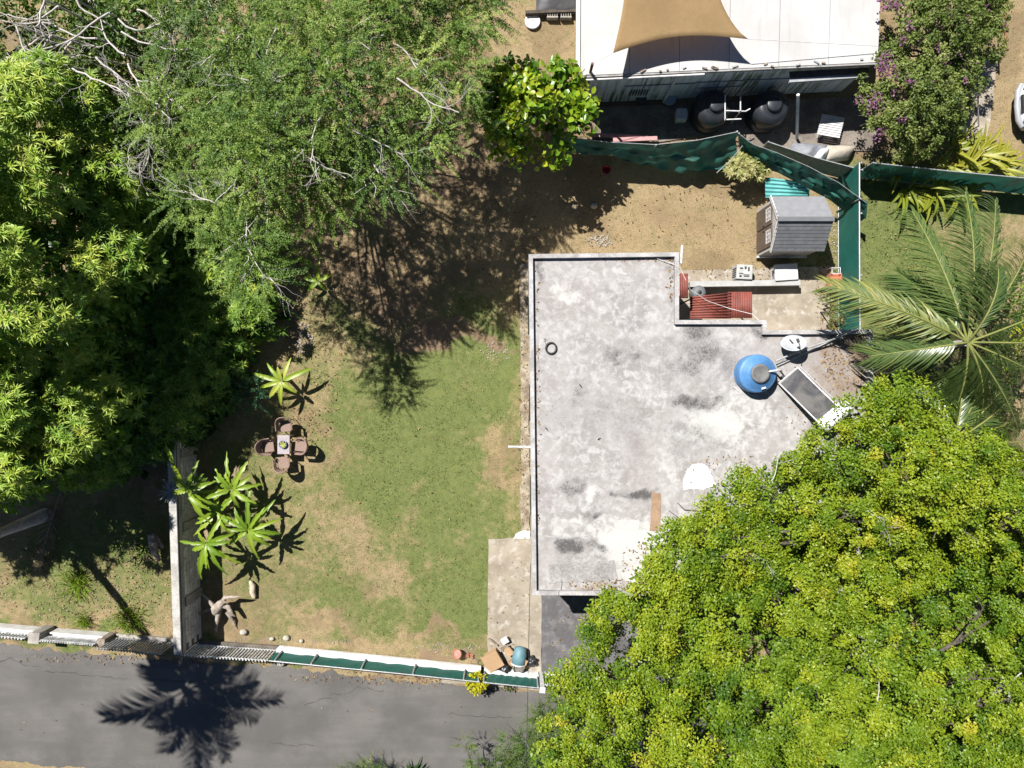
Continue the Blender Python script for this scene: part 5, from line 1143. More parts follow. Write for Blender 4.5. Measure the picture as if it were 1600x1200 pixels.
def broad_parts(lobes, dens, L, W, tmpl, tint_mu=0.5, tint_lobe=0.22, tint_leaf=0.16, flat=0.75, up=0.7, lo=0.72, zmin=-0.25, yellow=None):
    parts = []
    for c, r in lobes:
        n = int(dens * r * r); p, u = lobe_points(c, r, n, flat, lo, zmin); n = len(p)
        D = unit(u * 0.5 + rdir(n) * 0.9); Nn = unit(u * 0.55 + np.array([0, 0, up]) + rdir(n) * 0.55)
        v, f, k = leaves(p, D, Nn, L * rng.uniform(.65, 1.3, n), W * rng.uniform(.65, 1.3, n), tmpl)
        lt = tint_mu + rng.normal() * tint_lobe
        if yellow is not None: lt += yellow(c)
        sub = 0.16 * np.sin(u[:, 0] * 5 + c[0] * 3) * np.cos(u[:, 1] * 5 + c[1] * 2)
        parts.append((v, f, np.repeat(np.clip(lt + sub + rng.normal(size=n) * tint_leaf, 0, 1), k)))
    return parts
def clump_parts(lobes, nsub, rs, nleaf, L, W, tmpl=T_DIAMOND, tint_mu=0.5, tint_lobe=0.1, tint_sub=0.12, tint_leaf=0.1, flat=0.7, yellow=None):
    """lobes carry sub-clumps of leaves on their upper side, so that dark clefts stay between them"""
    parts = []
    for c, r in lobes:
        sc_, su = lobe_points(c, r, nsub, flat, 0.8, -0.2); m = len(sc_); R_ = rs * rng.uniform(.7, 1.35, m)
        u = rdir(m * nleaf); u[:, 2] = np.abs(u[:, 2]) * 1.0 - 0.25 * (rng.random(m * nleaf) < 0.3); u = unit(u)
        O = np.repeat(sc_, nleaf, 0) + u * (np.repeat(R_, nleaf) * rng.uniform(.35, 1.05, m * nleaf))[:, None] * np.array([1, 1, .75])
        D = unit(u * 0.35 + rdir(m * nleaf) * 0.9); Nn = unit(u * 0.85 + np.repeat(su, nleaf, 0) * 0.35 + np.array([0, 0, 0.4]) + rdir(m * nleaf) * 0.38)
        v, f, k = leaves(O, D, Nn, L * rng.uniform(.65, 1.3, m * nleaf), W * rng.uniform(.7, 1.25, m * nleaf), tmpl)
        lt = tint_mu + rng.normal() * tint_lobe + (yellow(c) if yellow is not None else 0)
        tt = np.repeat(lt + rng.normal(size=m) * tint_sub, nleaf) + rng.normal(size=m * nleaf) * tint_leaf
        parts.append((v, f, np.repeat(np.clip(tt, 0, 1), k)))
    return parts
def whorl_parts(lobes, per, nl, L, W, tint_mu=0.5, tint_lobe=0.2, flat=0.8, zmin=-0.15):
    parts = []
    for c, r in lobes:
        n = max(4, int(per * r * r)); p, u = lobe_points(c, r, n, flat, 0.8, zmin); n = len(p)
        ax = unit(u * 0.6 + np.array([0, 0, 0.75]) + rdir(n) * 0.25)
        a0 = unit(np.cross(ax, rdir(n))); b0 = np.cross(ax, a0)
        ang = rng.uniform(0, 6.28, (n, 1)) + np.arange(nl)[None] * 2.4
        el = rng.uniform(0.75, 1.6, (n, nl))
        D = (a0[:, None] * np.cos(ang)[..., None] + b0[:, None] * np.sin(ang)[..., None]) * np.sin(el)[..., None] + ax[:, None] * np.cos(el)[..., None]
        O = np.repeat(p, nl, 0) + np.repeat(ax, nl, 0) * rng.uniform(-.06, .03, (n * nl, 1)); D = D.reshape(-1, 3)
        Nn = np.repeat(ax, nl, 0) + np.array([0, 0, 0.4]) + rdir(n * nl) * 0.2
        v, f, k = leaves(O, D, Nn, L * rng.uniform(.6, 1.2, n * nl), W * rng.uniform(.75, 1.2, n * nl), T_BLADE)
        wt_ = np.repeat(np.clip(tint_mu + rng.normal() * tint_lobe + rng.normal(size=n) * 0.16, 0, 1), nl) + rng.normal(size=n * nl) * 0.08
        parts.append((v, f, np.repeat(np.clip(wt_, 0, 1), k)))
    return parts
def spray_parts(lobes, per, nleaf, SL, L, W, tint_mu=0.5, flat=0.7, droop=0.25, zmin=-0.2):
    """feathery shoots: leaflets set along arching twigs"""
    parts = []; twigs = []
    for c, r in lobes:
        n = max(4, int(per * r * r)); p, u = lobe_points(c, r * 0.85, n, flat, 0.55, zmin); n = len(p)
        d = unit(u * np.array([1, 1, 0.5]) + rdir(n) * 0.55); s = SL * rng.uniform(.5, 1.25, n)
        f = np.linspace(0.08, 1, nleaf)[None, :, None]
        side = unit(np.cross(d, np.array([0, 0, 1.0]) + rdir(n) * 0.3)); upv = np.cross(side, d)
        pts = p[:, None] + d[:, None] * f * s[:, None, None]; pts[..., 2] -= (droop * f[..., 0] ** 2 * s[:, None])
        sg = np.where(np.arange(nleaf) % 2 == 0, 1, -1)[None, :, None]
        D = side[:, None] * sg * 1.0 + d[:, None] * 0.55 + rng.normal(size=(n, nleaf, 3)) * 0.35
        Nn = upv[:, None] + rng.normal(size=(n, nleaf, 3)) * 0.35
        m = n * nleaf; tap = (1 - 0.55 * np.repeat(f[0, :, 0][None], n, 0).ravel())
        v, fa, k = leaves(pts.reshape(-1, 3), D.reshape(-1, 3), Nn.reshape(-1, 3), L * tap * rng.uniform(.8, 1.25, m), W * tap * rng.uniform(.8, 1.2, m), T_DIAMOND)
        tt = np.repeat(np.clip(tint_mu + rng.normal() * 0.14 + rng.normal(size=n) * 0.16, 0, 1), nleaf) + rng.normal(size=m) * 0.08
        parts.append((v, fa, np.repeat(np.clip(tt, 0, 1), k)))
    return parts

def branchy(mb, p, d, L, r, depth, spread=0.55, curl=0.35, flat=0.5, shrink=0.68):
    n = 8; pts = [p.copy()]; rs = [r]
    for i in range(n):
        d = (d + Vector((random.uniform(-curl, curl), random.uniform(-curl, curl), random.uniform(-curl, curl) * flat))).normalized()
        p = p + d * L / n; pts.append(p.copy()); rs.append(r * (1 - 0.45 * (i + 1) / n))
        if depth > 0 and i >= 1 and random.random() < 0.5:
            sd_ = (d + Vector((random.uniform(-1, 1), random.uniform(-1, 1), random.uniform(-.4, .4) * flat)) * spread * 1.6).normalized()
            branchy(mb, p.copy(), sd_, L * shrink * random.uniform(0.6, 1.0), rs[-1] * 0.6, depth - 1, spread, curl, flat, shrink)
    mb.tube(pts, rs, 6 if r > 0.015 else 4, cap=False)
# ------------------------------------------------------------------ bright tree mass, lower right
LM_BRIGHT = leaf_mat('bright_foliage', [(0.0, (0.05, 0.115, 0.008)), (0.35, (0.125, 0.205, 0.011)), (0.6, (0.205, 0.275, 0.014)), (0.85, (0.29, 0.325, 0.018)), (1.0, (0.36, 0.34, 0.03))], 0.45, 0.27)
BOUGH = []
for i in range(900):          # centres of the separate boughs of the crowns, uneven spacing
    bx_, by_ = random.uniform(800, 1760), random.uniform(560, 1400)
    if all((bx_ - a) ** 2 + (by_ - b_) ** 2 > (58 + 50 * vv) ** 2 for a, b_, vv in BOUGH): BOUGH.append((bx_, by_, random.random()))
BOUGH_A = np.array(BOUGH)
def dome(poly, z_edge, z_top, width):
    def h(x, y):
        dd = np.sort(np.hypot(BOUGH_A[:, 0] - x, BOUGH_A[:, 1] - y)); cleft = 1 - float(sstep(6, 26, dd[1] - dd[0]))
        return h0(x, y) + 0.5 * (1 - min(1, dd[0] / 70)) - 1.7 * cleft
    def h0(x, y):
        e = min(1, edge_dist(x, y, poly) / width); return z_edge + (z_top - z_edge) * math.sin(e * math.pi / 2) + (float(vnoise(np.array([x]), np.array([y]), 90, 66)[0]) - 0.5) * 1.0
    return h
PA = [(1392, 600), (1345, 622), (1320, 672), (1272, 694), (1222, 738), (1180, 756), (1150, 752), (1115, 790), (1068, 800), (1040, 824), (1000, 862), (1000, 900), (1040, 930), (1130, 900), (1260, 880), (1420, 880), (1560, 900), (1700, 900), (1700, 700), (1600, 690), (1520, 660), (1450, 640)]
PB = [(1010, 895), (975, 930), (912, 968), (914, 1000), (968, 1026), (930, 1040), (885, 1052), (866, 1100), (862, 1150), (850, 1215), (870, 1330), (1200, 1380), (1500, 1380), (1720, 1300), (1720, 890), (1560, 890), (1420, 870), (1260, 870), (1130, 890)]
for nm, poly, lb, tm, base, seedy in (('leafy_tree', PA, 'yellow-green tree overhanging the solar collector and roof edge', 0.52, (1420, 800), 1), ('leafy_tree', PB, 'large bright green tree covering the driveway and street corner', 0.46, (1240, 1060), 2)):
    r_ = empty(nm, P(base[0], base[1], 0), label=lb, cat='tree', group='bright green trees over the house front')
    r_.location = (0, 0, 0)
    hf = dome(poly, 4.3, 6.7, 260)
    lb_ = sample_lobes(poly, 0.5, hf, (0.36, 0.66), 0.3, 6500)
    tree_frame(r_, P(base[0], base[1], 0), lb_, 0.26, BARK, 34, 0.5, 3)
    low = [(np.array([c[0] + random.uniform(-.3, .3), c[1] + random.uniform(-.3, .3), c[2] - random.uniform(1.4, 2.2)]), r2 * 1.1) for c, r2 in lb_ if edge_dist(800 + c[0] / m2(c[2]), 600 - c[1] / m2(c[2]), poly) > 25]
    pr = broad_parts(low, 330, 0.15, 0.1, T_DIAMOND, tm - 0.25, 0.08, 0.1, up=1.2) + clump_parts(lb_, 9, 0.25, 120, 0.08, 0.054, T_DIAMOND, tm, 0.07, 0.15, 0.045, yellow=lambda c: 0.3 * (float(vnoise(np.array([c[0]]), np.array([c[1]]), 1.3, 77)[0]) - 0.5))  # lower lobes take a darker tint, painting crevice shade into the leaves
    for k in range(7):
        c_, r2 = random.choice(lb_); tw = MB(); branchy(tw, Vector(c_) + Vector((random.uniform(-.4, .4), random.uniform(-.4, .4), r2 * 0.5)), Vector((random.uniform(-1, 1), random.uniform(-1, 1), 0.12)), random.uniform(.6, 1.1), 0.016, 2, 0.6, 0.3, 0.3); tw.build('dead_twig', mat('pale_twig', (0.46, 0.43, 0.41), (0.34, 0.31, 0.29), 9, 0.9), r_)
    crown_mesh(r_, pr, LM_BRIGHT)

# ------------------------------------------------------------------ mango-like trees, left
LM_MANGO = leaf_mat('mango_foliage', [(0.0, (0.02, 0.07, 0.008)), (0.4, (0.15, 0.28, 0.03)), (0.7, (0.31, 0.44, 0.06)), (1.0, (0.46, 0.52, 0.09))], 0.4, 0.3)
def hmax(px): return (-9.5 + (800 - px) * 0.02222) / ((800 - px) / 1080 + 0.475)
mango = [([(-90, 130), (60, 120), (120, 150), (205, 210), (225, 290), (190, 380), (120, 470), (60, 485), (-90, 500)], 'tall long-leaved tree at the left edge below the bare branches', (20, 330), 1.0, 0.62),
         ([(-400, 570), (-250, 520), (-90, 500), (50, 490), (110, 520), (150, 580), (180, 640), (120, 700), (60, 740), (-20, 760), (-150, 790), (-400, 800)], 'long-leaved tree with sunlit tufts at the left edge above the palm trunk', (30, 640), 0.84, 0.64),
         ([(190, 330), (260, 300), (380, 330), (395, 420), (395, 490), (370, 545), (330, 620), (295, 650), (200, 660), (150, 600), (120, 520), (150, 430)], 'shaded long-leaved tree beside the block wall top', (310, 500), 0.52, 0.42),  # low tint value puts this tree's shade into its leaf colour
         ([(110, 640), (200, 600), (290, 590), (305, 630), (255, 680), (190, 720), (130, 735), (80, 720)], 'low long-leaved tree reaching the block wall', (190, 660), 0.44, 0.5)]
for poly, lb, base, hm, tm in mango:
    r_ = empty('mango_tree', (0, 0, 0), label=lb, cat='tree', group='long-leaved trees along the left side')
    hf = lambda x, y, hm=hm: (6.0 if x < -200 else 4.2) + random.uniform(-.4, .4) if x < -110 else max(1.3, hm * hmax(max(x, -60)) * (0.86 + 0.2 * float(vnoise(np.array([x * 1.0]), np.array([y * 1.0]), 60, 91)[0])))
    lb_ = sample_lobes(poly, 0.62, hf, (0.5, 0.95), 0.45, 2600)
    low = [(np.array([c[0] + random.uniform(-.2, .2), c[1] + random.uniform(-.2, .2), max(0.6, c[2] - random.uniform(0.7, 1.6))]), r2) for c, r2 in lb_]
    q = P(base[0], base[1], 0); tree_frame(r_, q, lb_, 0.14, BARK, 14, 0.5, 1)
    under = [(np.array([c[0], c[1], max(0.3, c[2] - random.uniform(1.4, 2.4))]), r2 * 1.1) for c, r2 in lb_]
    crown_mesh(r_, broad_parts(under, 170, 0.3, 0.16, T_DIAMOND, 0.2, 0.1, 0.1, up=1.4), LM_MANGO, 'lower_crown')  # dark tint paints inner-crown shade into these leaves
    crown_mesh(r_, whorl_parts([l for l in lb_ if l[0][0] > -14.5], 100, 17, 0.24, 0.04, tm + 0.05, 0.13) + whorl_parts([l for l in lb_ if l[0][0] <= -14.5], 50, 12, 0.3, 0.07, tm, 0.13) + whorl_parts(low, 50, 11, 0.3, 0.075, tm - 0.12, 0.1), LM_MANGO)  # lower whorls tinted darker, crown shade put into the colour

# ------------------------------------------------------------------ feathery tree, top centre
LM_FEATH = leaf_mat('feathery_foliage', [(0.0, (0.035, 0.085, 0.014)), (0.45, (0.11, 0.195, 0.03)), (0.75, (0.215, 0.31, 0.055)), (1.0, (0.33, 0.4, 0.1))], 0.5, 0.3)
PF = [(250, -60), (270, 100), (250, 180), (290, 260), (300, 330), (360, 360), (380, 420), (405, 440), (440, 400), (480, 380), (540, 300), (600, 290), (640, 280), (670, 220), (720, 190), (745, 130), (740, 60), (750, -60)]
r_ = empty('feathery_tree', (0, 0, 0), label='large feathery-leaved tree with pale twigs shading the lawn', cat='tree')
hf = lambda x, y: 4.9 + 2.0 * min(1, edge_dist(x, y, PF) / 180) + (float(vnoise(np.array([x * 1.0]), np.array([y * 1.0]), 70, 95)[0]) - 0.5) * 1.6
lbf = sample_lobes(PF, 0.62, hf, (0.5, 0.9), 0.65, 5000)
tree_frame(r_, P(470, 190, 0), lbf, 0.12, PALE_BARK, 20, 0.55, 4)
crown_mesh(r_, spray_parts(lbf, 100, 44, 0.85, 0.095, 0.044, 0.56), LM_FEATH)
# pale dead twigs standing out of the feathery crown
TWIG = mat('pale_twig', (0.46, 0.43, 0.41), (0.34, 0.31, 0.29), 9, 0.9)
for (x, y, a_, L) in ((620, 122, -25, 1.5), (470, 115, 200, 1.2), (600, 55, 200, 1.0), (510, 170, -100, 1.3), (540, 195, -40, 1.3), (390, 40, 240, 1.4), (330, 100, -30, 1.2), (375, 130, 10, 1.0), (400, 130, 60, 1.2), (385, 330, -80, 1.3), (395, 390, -60, 1.0), (620, 70, -40, 1.0), (460, 235, -30, 1.2), (580, 250, -60, 0.9), (510, 90, -70, 0.9), (430, 60, 80, 0.9), (480, 150, 160, 0.9), (690, 60, 200, 0.8), (350, 190, -70, 1.1), (375, 270, -110, 0.8), (340, 320, 150, 0.8)):
    tw = MB(); h = hf(x, y) + 0.3; q = P(x, y, h); branchy(tw, q, Vector((math.cos(R(a_)), math.sin(R(a_)), 0.1)), L * 1.25, 0.024, 2, 0.6, 0.3, 0.35); tw.build('dead_twig', TWIG, r_)

# ------------------------------------------------------------------ undergrowth and bare tree, top left
LM_UNDER = leaf_mat('thicket_foliage', [(0.0, (0.02, 0.055, 0.01)), (0.5, (0.08, 0.15, 0.022)), (0.8, (0.18, 0.24, 0.035)), (1.0, (0.3, 0.3, 0.05))], 0.5, 0.3)
for poly, hh, lb, tm in (([(-120, -80), (140, -80), (150, 60), (120, 140), (40, 140), (-120, 150)], 3.7, 'small-leaved tree under the bare branches in the upper left corner', 0.45),
                         ([(140, -80), (290, -80), (285, 80), (270, 200), (200, 230), (130, 160), (150, 60)], 3.7, 'leafy tree between the bare branches and the feathery tree', 0.5),
                         ([(170, 210), (260, 200), (285, 280), (240, 330), (190, 290)], 2.8, 'small glossy tree in the gap below the bare branches', 0.42)):
    r_ = empty('thicket_tree', (0, 0, 0), label=lb, cat='tree', group='thicket trees in the upper left')
    lb_ = sample_lobes(poly, 0.7, lambda x, y: hh + (float(vnoise(np.array([x * 1.0]), np.array([y * 1.0]), 50, 98)[0]) - 0.5) * 2.2, (0.5, 0.85), 0.4, 1500)
    c_ = np.mean([l[0] for l in lb_], 0); tree_frame(r_, (c_[0], c_[1], 0), lb_, 0.14, BARK, 12, 0.5, 1)
    crown_mesh(r_, clump_parts(lb_, 16, 0.26, 34, 0.13, 0.075, T_DIAMOND, tm, 0.1, 0.12, 0.12), LM_UNDER)
r_ = empty('bare_tree', (0, 0, 0), label='leafless tree with twisted whitish branches in the upper left corner', cat='tree')
mb = MB(); tb0 = P(150, 30, 0)
mb.tube([(tb0.x - 0.3, tb0.y + 0.5, 0), (tb0.x - 0.1, tb0.y + 0.2, 2.5), P(170, 20, 4.1)], [0.2, 0.16, 0.11], 9); mb.build('trunk', PALE_BARK, r_)
for i, (x, y, a_, L) in enumerate(((170, 20, 200, 1.9), (185, 30, -70, 1.7), (190, 50, -40, 1.5), (150, 60, 190, 1.8), (115, 62, 215, 1.7), (80, 55, 250, 1.5), (60, 60, 190, 1.4), (200, 100, -80, 1.6), (110, 105, -60, 1.6), (25, 40, -50, 1.5), (10, 90, 10, 1.4), (60, 100, -100, 1.2), (200, 145, -70, 1.6), (245, 120, -75, 1.6), (90, 10, -120, 1.0), (215, 15, -20, 1.1), (120, 0, -60, 1.0), (195, 85, 160, 1.2), (150, 90, -50, 1.4), (70, 0, -110, 0.9))):
    q = P(x, y, 5.3 + random.uniform(-0.3, 0.3)); L *= 1.35; mbb = MB()
    branchy(mbb, q, Vector((math.cos(R(a_)), math.sin(R(a_)), random.uniform(-0.15, 0.1))), L, 0.03, 3, 0.6, 0.42, 0.3, 0.6)
    m_ = q.lerp(P(170, 20, 4.6), 0.4); m_.z = 3.4
    mbb.tube([q, q.lerp(m_, 0.3) + Vector((0.15, 0.1, -0.5)), m_, P(170, 20, 3.6)], [0.03, 0.032, 0.036, 0.05], 6)
    mbb.build('branch', PALE_BARK, r_)
# ------------------------------------------------------------------ broad-leaved tree beside the white roof
LM_BROAD = leaf_mat('glossy_broad_leaf', [(0.0, (0.025, 0.08, 0.008)), (0.4, (0.1, 0.21, 0.012)), (0.7, (0.23, 0.34, 0.016)), (1.0, (0.38, 0.39, 0.025))], 0.35, 0.32, 0.5)
PG = [(770, 118), (820, 105), (870, 112), (890, 138), (922, 180), (905, 205), (885, 225), (860, 240), (790, 245), (770, 200), (752, 160)]
r_ = empty('broadleaf_tree', (0, 0, 0), label='glossy bright broad-leaved tree left of the white-roofed house', cat='tree')
lb_ = sample_lobes(PG, 0.5, lambda x, y: 2.3 + 1.6 * min(1, edge_dist(x, y, PG) / 60), (0.4, 0.62), 0.3, 1600)
tree_frame(r_, P(838, 185, 0), lb_, 0.12, BARK, 14, 0.5, 2)
crown_mesh(r_, clump_parts(lb_, 12, 0.2, 13, 0.2, 0.16, T_BROAD, 0.6, 0.1, 0.13, 0.13), LM_BROAD)
# ------------------------------------------------------------------ flowering bush
LM_BOUG = leaf_mat('bougainvillea_leaf', [(0.0, (0.05, 0.085, 0.015)), (0.5, (0.14, 0.195, 0.04)), (0.8, (0.23, 0.28, 0.075)), (1.0, (0.32, 0.34, 0.13))], 0.55, 0.32)
LM_BRACT = leaf_mat('purple_bract', [(0.0, (0.17, 0.05, 0.15)), (0.5, (0.27, 0.11, 0.22)), (1.0, (0.35, 0.2, 0.26))], 0.6, 0.4, tr_col=(1, 0.8, 1))
PBG = [(1372, -60), (1372, 20), (1382, 50), (1376, 90), (1366, 120), (1345, 150), (1336, 175), (1352, 205), (1380, 225), (1430, 232), (1465, 205), (1492, 185), (1502, 140), (1524, 95), (1540, 75), (1552, 40), (1556, -60)]
r_ = empty('flowering_bush', (0, 0, 0), label='big bougainvillea bush with purple flowers beside the white roof', cat='bush')
lb_ = sample_lobes(PBG, 0.5, lambda x, y: 1.7 + 1.5 * min(1, edge_dist(x, y, PBG) / 70), (0.4, 0.65), 0.3, 3000)
tree_frame(r_, P(1440, 110, 0), lb_, 0.1, BARK, 18, 0.4, 2)
crown_mesh(r_, clump_parts(lb_, 15, 0.17, 60, 0.085, 0.06, T_DIAMOND, 0.5, 0.1, 0.12, 0.12), LM_BOUG)
fl = [(np.array(P(x, y, z)), r2) for x, y, z, r2 in [(1365, 160, 2.75, .26), (1362, 168, 2.7, .2), (1384, 100, 2.95, .3), (1375, 110, 2.9, .24), (1385, 2, 3.0, .35), (1400, 8, 3.0, .25), (1342, 156, 2.6, .2), (1412, 188, 2.9, .15), (1448, 185, 2.7, .16), (1476, 172, 2.5, .15), (1420, 40, 3.2, .18), (1408, 65, 3.1, .16), (1484, 54, 3.1, .1), (1398, 118, 3.0, .16), (1385, 85, 2.9, .15), (1375, 205, 2.6, .14), (1370, 215, 2.5, .14), (1520, 100, 2.3, .13), (1500, 120, 2.4, .1), (1395, 145, 2.9, .1), (1440, 60, 3.2, .1)]] + [(l[0] + np.array([random.uniform(-.4, .4), random.uniform(-.4, .4), 0.3]), random.uniform(.08, .16)) for l in lb_ for _ in range(2) if random.random() < (0.95 if l[0][0] < 11.2 else 0.4)]
crown_mesh(r_, broad_parts(fl, 800, 0.075, 0.065, T_DIAMOND, 0.5, 0.15, 0.2, lo=0.3), LM_BRACT, 'blossom')

# ------------------------------------------------------------------ palms
PALMG = leaf_mat('palm_leaf', [(0.0, (0.04, 0.08, 0.02)), (0.5, (0.1, 0.15, 0.04)), (0.8, (0.2, 0.22, 0.06)), (1.0, (0.34, 0.29, 0.07))], 0.35, 0.25, 0.6)
PALMD = leaf_mat('dry_palm_leaf', [(0.0, (0.14, 0.1, 0.065)), (1.0, (0.3, 0.23, 0.15))], 0.8, 0.2)
RACH = mat('palm_rachis', (0.2, 0.21, 0.055), (0.14, 0.16, 0.045), 4, 0.6)
def frond(root, base, tip, rise, nl=46, LL=0.62, W=0.045, mt=PALMG, tint=0.5, hang=0.35, stalk=0.16, rach=RACH, name='frond'):
    """one feather leaf from base to tip, arching by rise, leaflets on both sides"""
    a, b_ = Vector(base), Vector(tip); mid = a.lerp(b_, 0.5) + Vector((0, 0, rise)); n = 16
    pts = [((1 - f) ** 2) * a + 2 * f * (1 - f) * mid + f * f * b_ for f in np.linspace(0, 1, n)]
    rm = MB().tube(pts, list(np.linspace(0.035, 0.008, n)), 6).build(name, rach, root)
    fs = np.linspace(stalk, 0.995, nl); pp_ = np.array([((1 - f) ** 2) * a + 2 * f * (1 - f) * mid + f * f * b_ for f in fs]); tg = unit(np.array([2 * (1 - f) * (mid - a) + 2 * f * (b_ - mid) for f in fs]))
    V = []; F_ = []; T = []; nseg = 4; idx = 0
    for s in (-1, 1):
        side = unit(np.cross(tg, np.array([0, 0, 1.0]))) * s
        for i in range(nl):
            f = fs[i]; ll = LL * (0.45 + 0.75 * math.sin(math.pi * min(1, 0.12 + 0.86 * f)) ** 0.8) * random.uniform(.85, 1.1)
            d = side[i] * 0.72 + tg[i] * (0.6 + 0.5 * f) + np.array([0, 0, 0.16]) + rng.normal(size=3) * 0.09; d /= np.linalg.norm(d)
            wv_ = np.cross(d, np.array([0, 0, 1.0])); wv_ /= max(np.linalg.norm(wv_), 1e-6); wv_ = wv_ * 0.8 + np.array([0, 0, 0.5 * s]); p = pp_[i].copy()
            hg = hang * random.uniform(0.6, 1.4); tl_ = np.clip(tint + rng.normal() * 0.15, 0, 1)
            for k in range(nseg + 1):
                g = k / nseg; w_ = W * (0.35 + 1.1 * g) if g < 0.4 else W * 1.0 * (1 - g) / 0.6 + 0.004
                q = p + d * ll * g + np.array([0, 0, -hg * ll * g * g]); V += [q + wv_ * w_ / 2, q - wv_ * w_ / 2]; T += [tl_, tl_]
                if k: F_.append((idx + 2 * k - 2, idx + 2 * k - 1, idx + 2 * k + 1, idx + 2 * k))
            idx += 2 * (nseg + 1)
    np_mesh('leaflets', np.array(V), np.array(F_), mt, rm, tint=np.array(T))
    return rm
def palm(label, base, top, fronds, trunk_r=0.13, grp='coconut palms', tmat=PALE_BARK):
    r_ = empty('palm_tree', (0, 0, 0), label=label, cat='palm tree', group=grp)
    b_, t_ = Vector(base), Vector(top); n = 26; pts = []; rs = []
    for i in range(n):
        f = i / (n - 1); pts.append(b_.lerp(t_, f) + Vector((0.25 * math.sin(f * math.pi), 0, 0)) * 0.6); rs.append(trunk_r * (1.5 - 0.55 * min(1, f * 5)) * (1 - 0.25 * f) + (0.008 if i % 2 else 0))
    MB().tube(pts, rs, 12).build('trunk', tmat, r_)
    for fr_ in fronds: frond(r_, t_ + Vector((0, 0, 0.05)), *fr_)
    return r_
hub = P(1510, 535, 5.2)
FR = [((1425, 330), 4.6, 0.5), ((1508, 300), 4.9, 0.65), ((1555, 312), 4.8, 0.6), ((1610, 380), 4.6, 0.6), ((1665, 470), 4.4, 0.6), ((1640, 600), 4.2, 0.5), ((1592, 675), 4.0, 0.5), ((1478, 668), 3.6, 0.6), ((1296, 446), 5.3, 0.75), ((1362, 556), 4.7, 0.6), ((1560, 420), 5.8, 0.7), ((1535, 640), 4.2, 0.5), ((1700, 540), 4.6, 0.5), ((1408, 430), 4.2, 0.4)]
pr_ = palm('coconut palm with wide fronds beside the neighbouring lawn', (hub.x - 0.2, hub.y - 0.2, 0), hub, [])
for (x, y), z, rs_ in FR:
    yl = 0.66 if (x, y) == (1296, 446) else random.uniform(0.15, 0.42)
    frond(pr_, hub + Vector((0, 0, 0.05)), P(x, y, z), rs_, 88, 0.76, 0.05, PALMG, yl, 1.05)
for (x, y), z in (((1440, 575), 2.6), ((1400, 590), 2.2), ((1560, 600), 2.4)): frond(pr_, hub + Vector((0, 0, -0.1)), P(x, y, z), 0.3, 34, 0.5, 0.035, PALMD, 0.5, 0.8, rach=WOOD, name='dead_frond')
hub2 = P(1488, 690, 4.2)
pr2 = palm('lower palm mostly hidden under the yellow-green tree', (hub2.x, hub2.y, 0), hub2, [])
for (x, y), z in (((1420, 600), 3.8), ((1500, 570), 4.2), ((1580, 620), 3.9), ((1630, 690), 3.7), ((1540, 560), 3.9), ((1450, 570), 3.5), ((1600, 560), 3.6), ((1650, 630), 3.5)): frond(pr2, hub2, P(x, y, z), 0.45, 50, 0.6, 0.045, PALMG, 0.35, 0.5)
# tall palm whose crown is outside the frame; its trunk and shadow show
bt = P(72, 804, 0); tp3 = Vector((bt.x - 0.2, bt.y - 0.75, 10.6))
pr3 = palm('tall palm whose grey trunk enters at the left edge', (bt.x, bt.y, 0), tp3, [], 0.16)
for k, a_ in enumerate((204, 246, 262, 276, 289, 300, 312, 322, 334, 345, 357, 8, 22, 40, 62, 100, 150, -45, -62, -80)):
    L_ = (2.5, 1.6, 2.2, 2.6, 2.9, 2.4, 2.7, 2.3, 2.9, 2.4, 2.8, 2.2, 2.2, 1.5, 1.3, 1.0, 1.0, 1.6, 1.5, 1.5)[k]; frond(pr3, tp3, tp3 + Vector((1.12 * L_ * math.cos(R(a_)), 1.12 * L_ * math.sin(R(a_)), random.uniform(-0.9, 0.3))), 0.5, 46, 0.72, 0.085, PALMG, 0.4, 0.5)
# dead frond on the ground, left
for i, (a_, b2, lb) in enumerate(((P(95, 770, 0.25), P(60, 890, 0.06), 'dead brown palm frond on the shaded ground by the grey palm trunk'),)):
    r_ = empty('fallen_frond', (0, 0, 0), label=lb, cat='palm frond'); frond(r_, a_, b2, 0.15, 50, 0.5, 0.035, PALMD, 0.4, 0.3, rach=WOOD)
r_ = empty('fallen_frond', (0, 0, 0), label='dead brown palm frond lying across the roof corner under the palm', cat='palm frond'); frond(r_, P(1430, 545, 3.5), P(1335, 552, 3.4), 0.1, 40, 0.42, 0.03, PALMD, 0.5, 0.2, rach=WOOD)

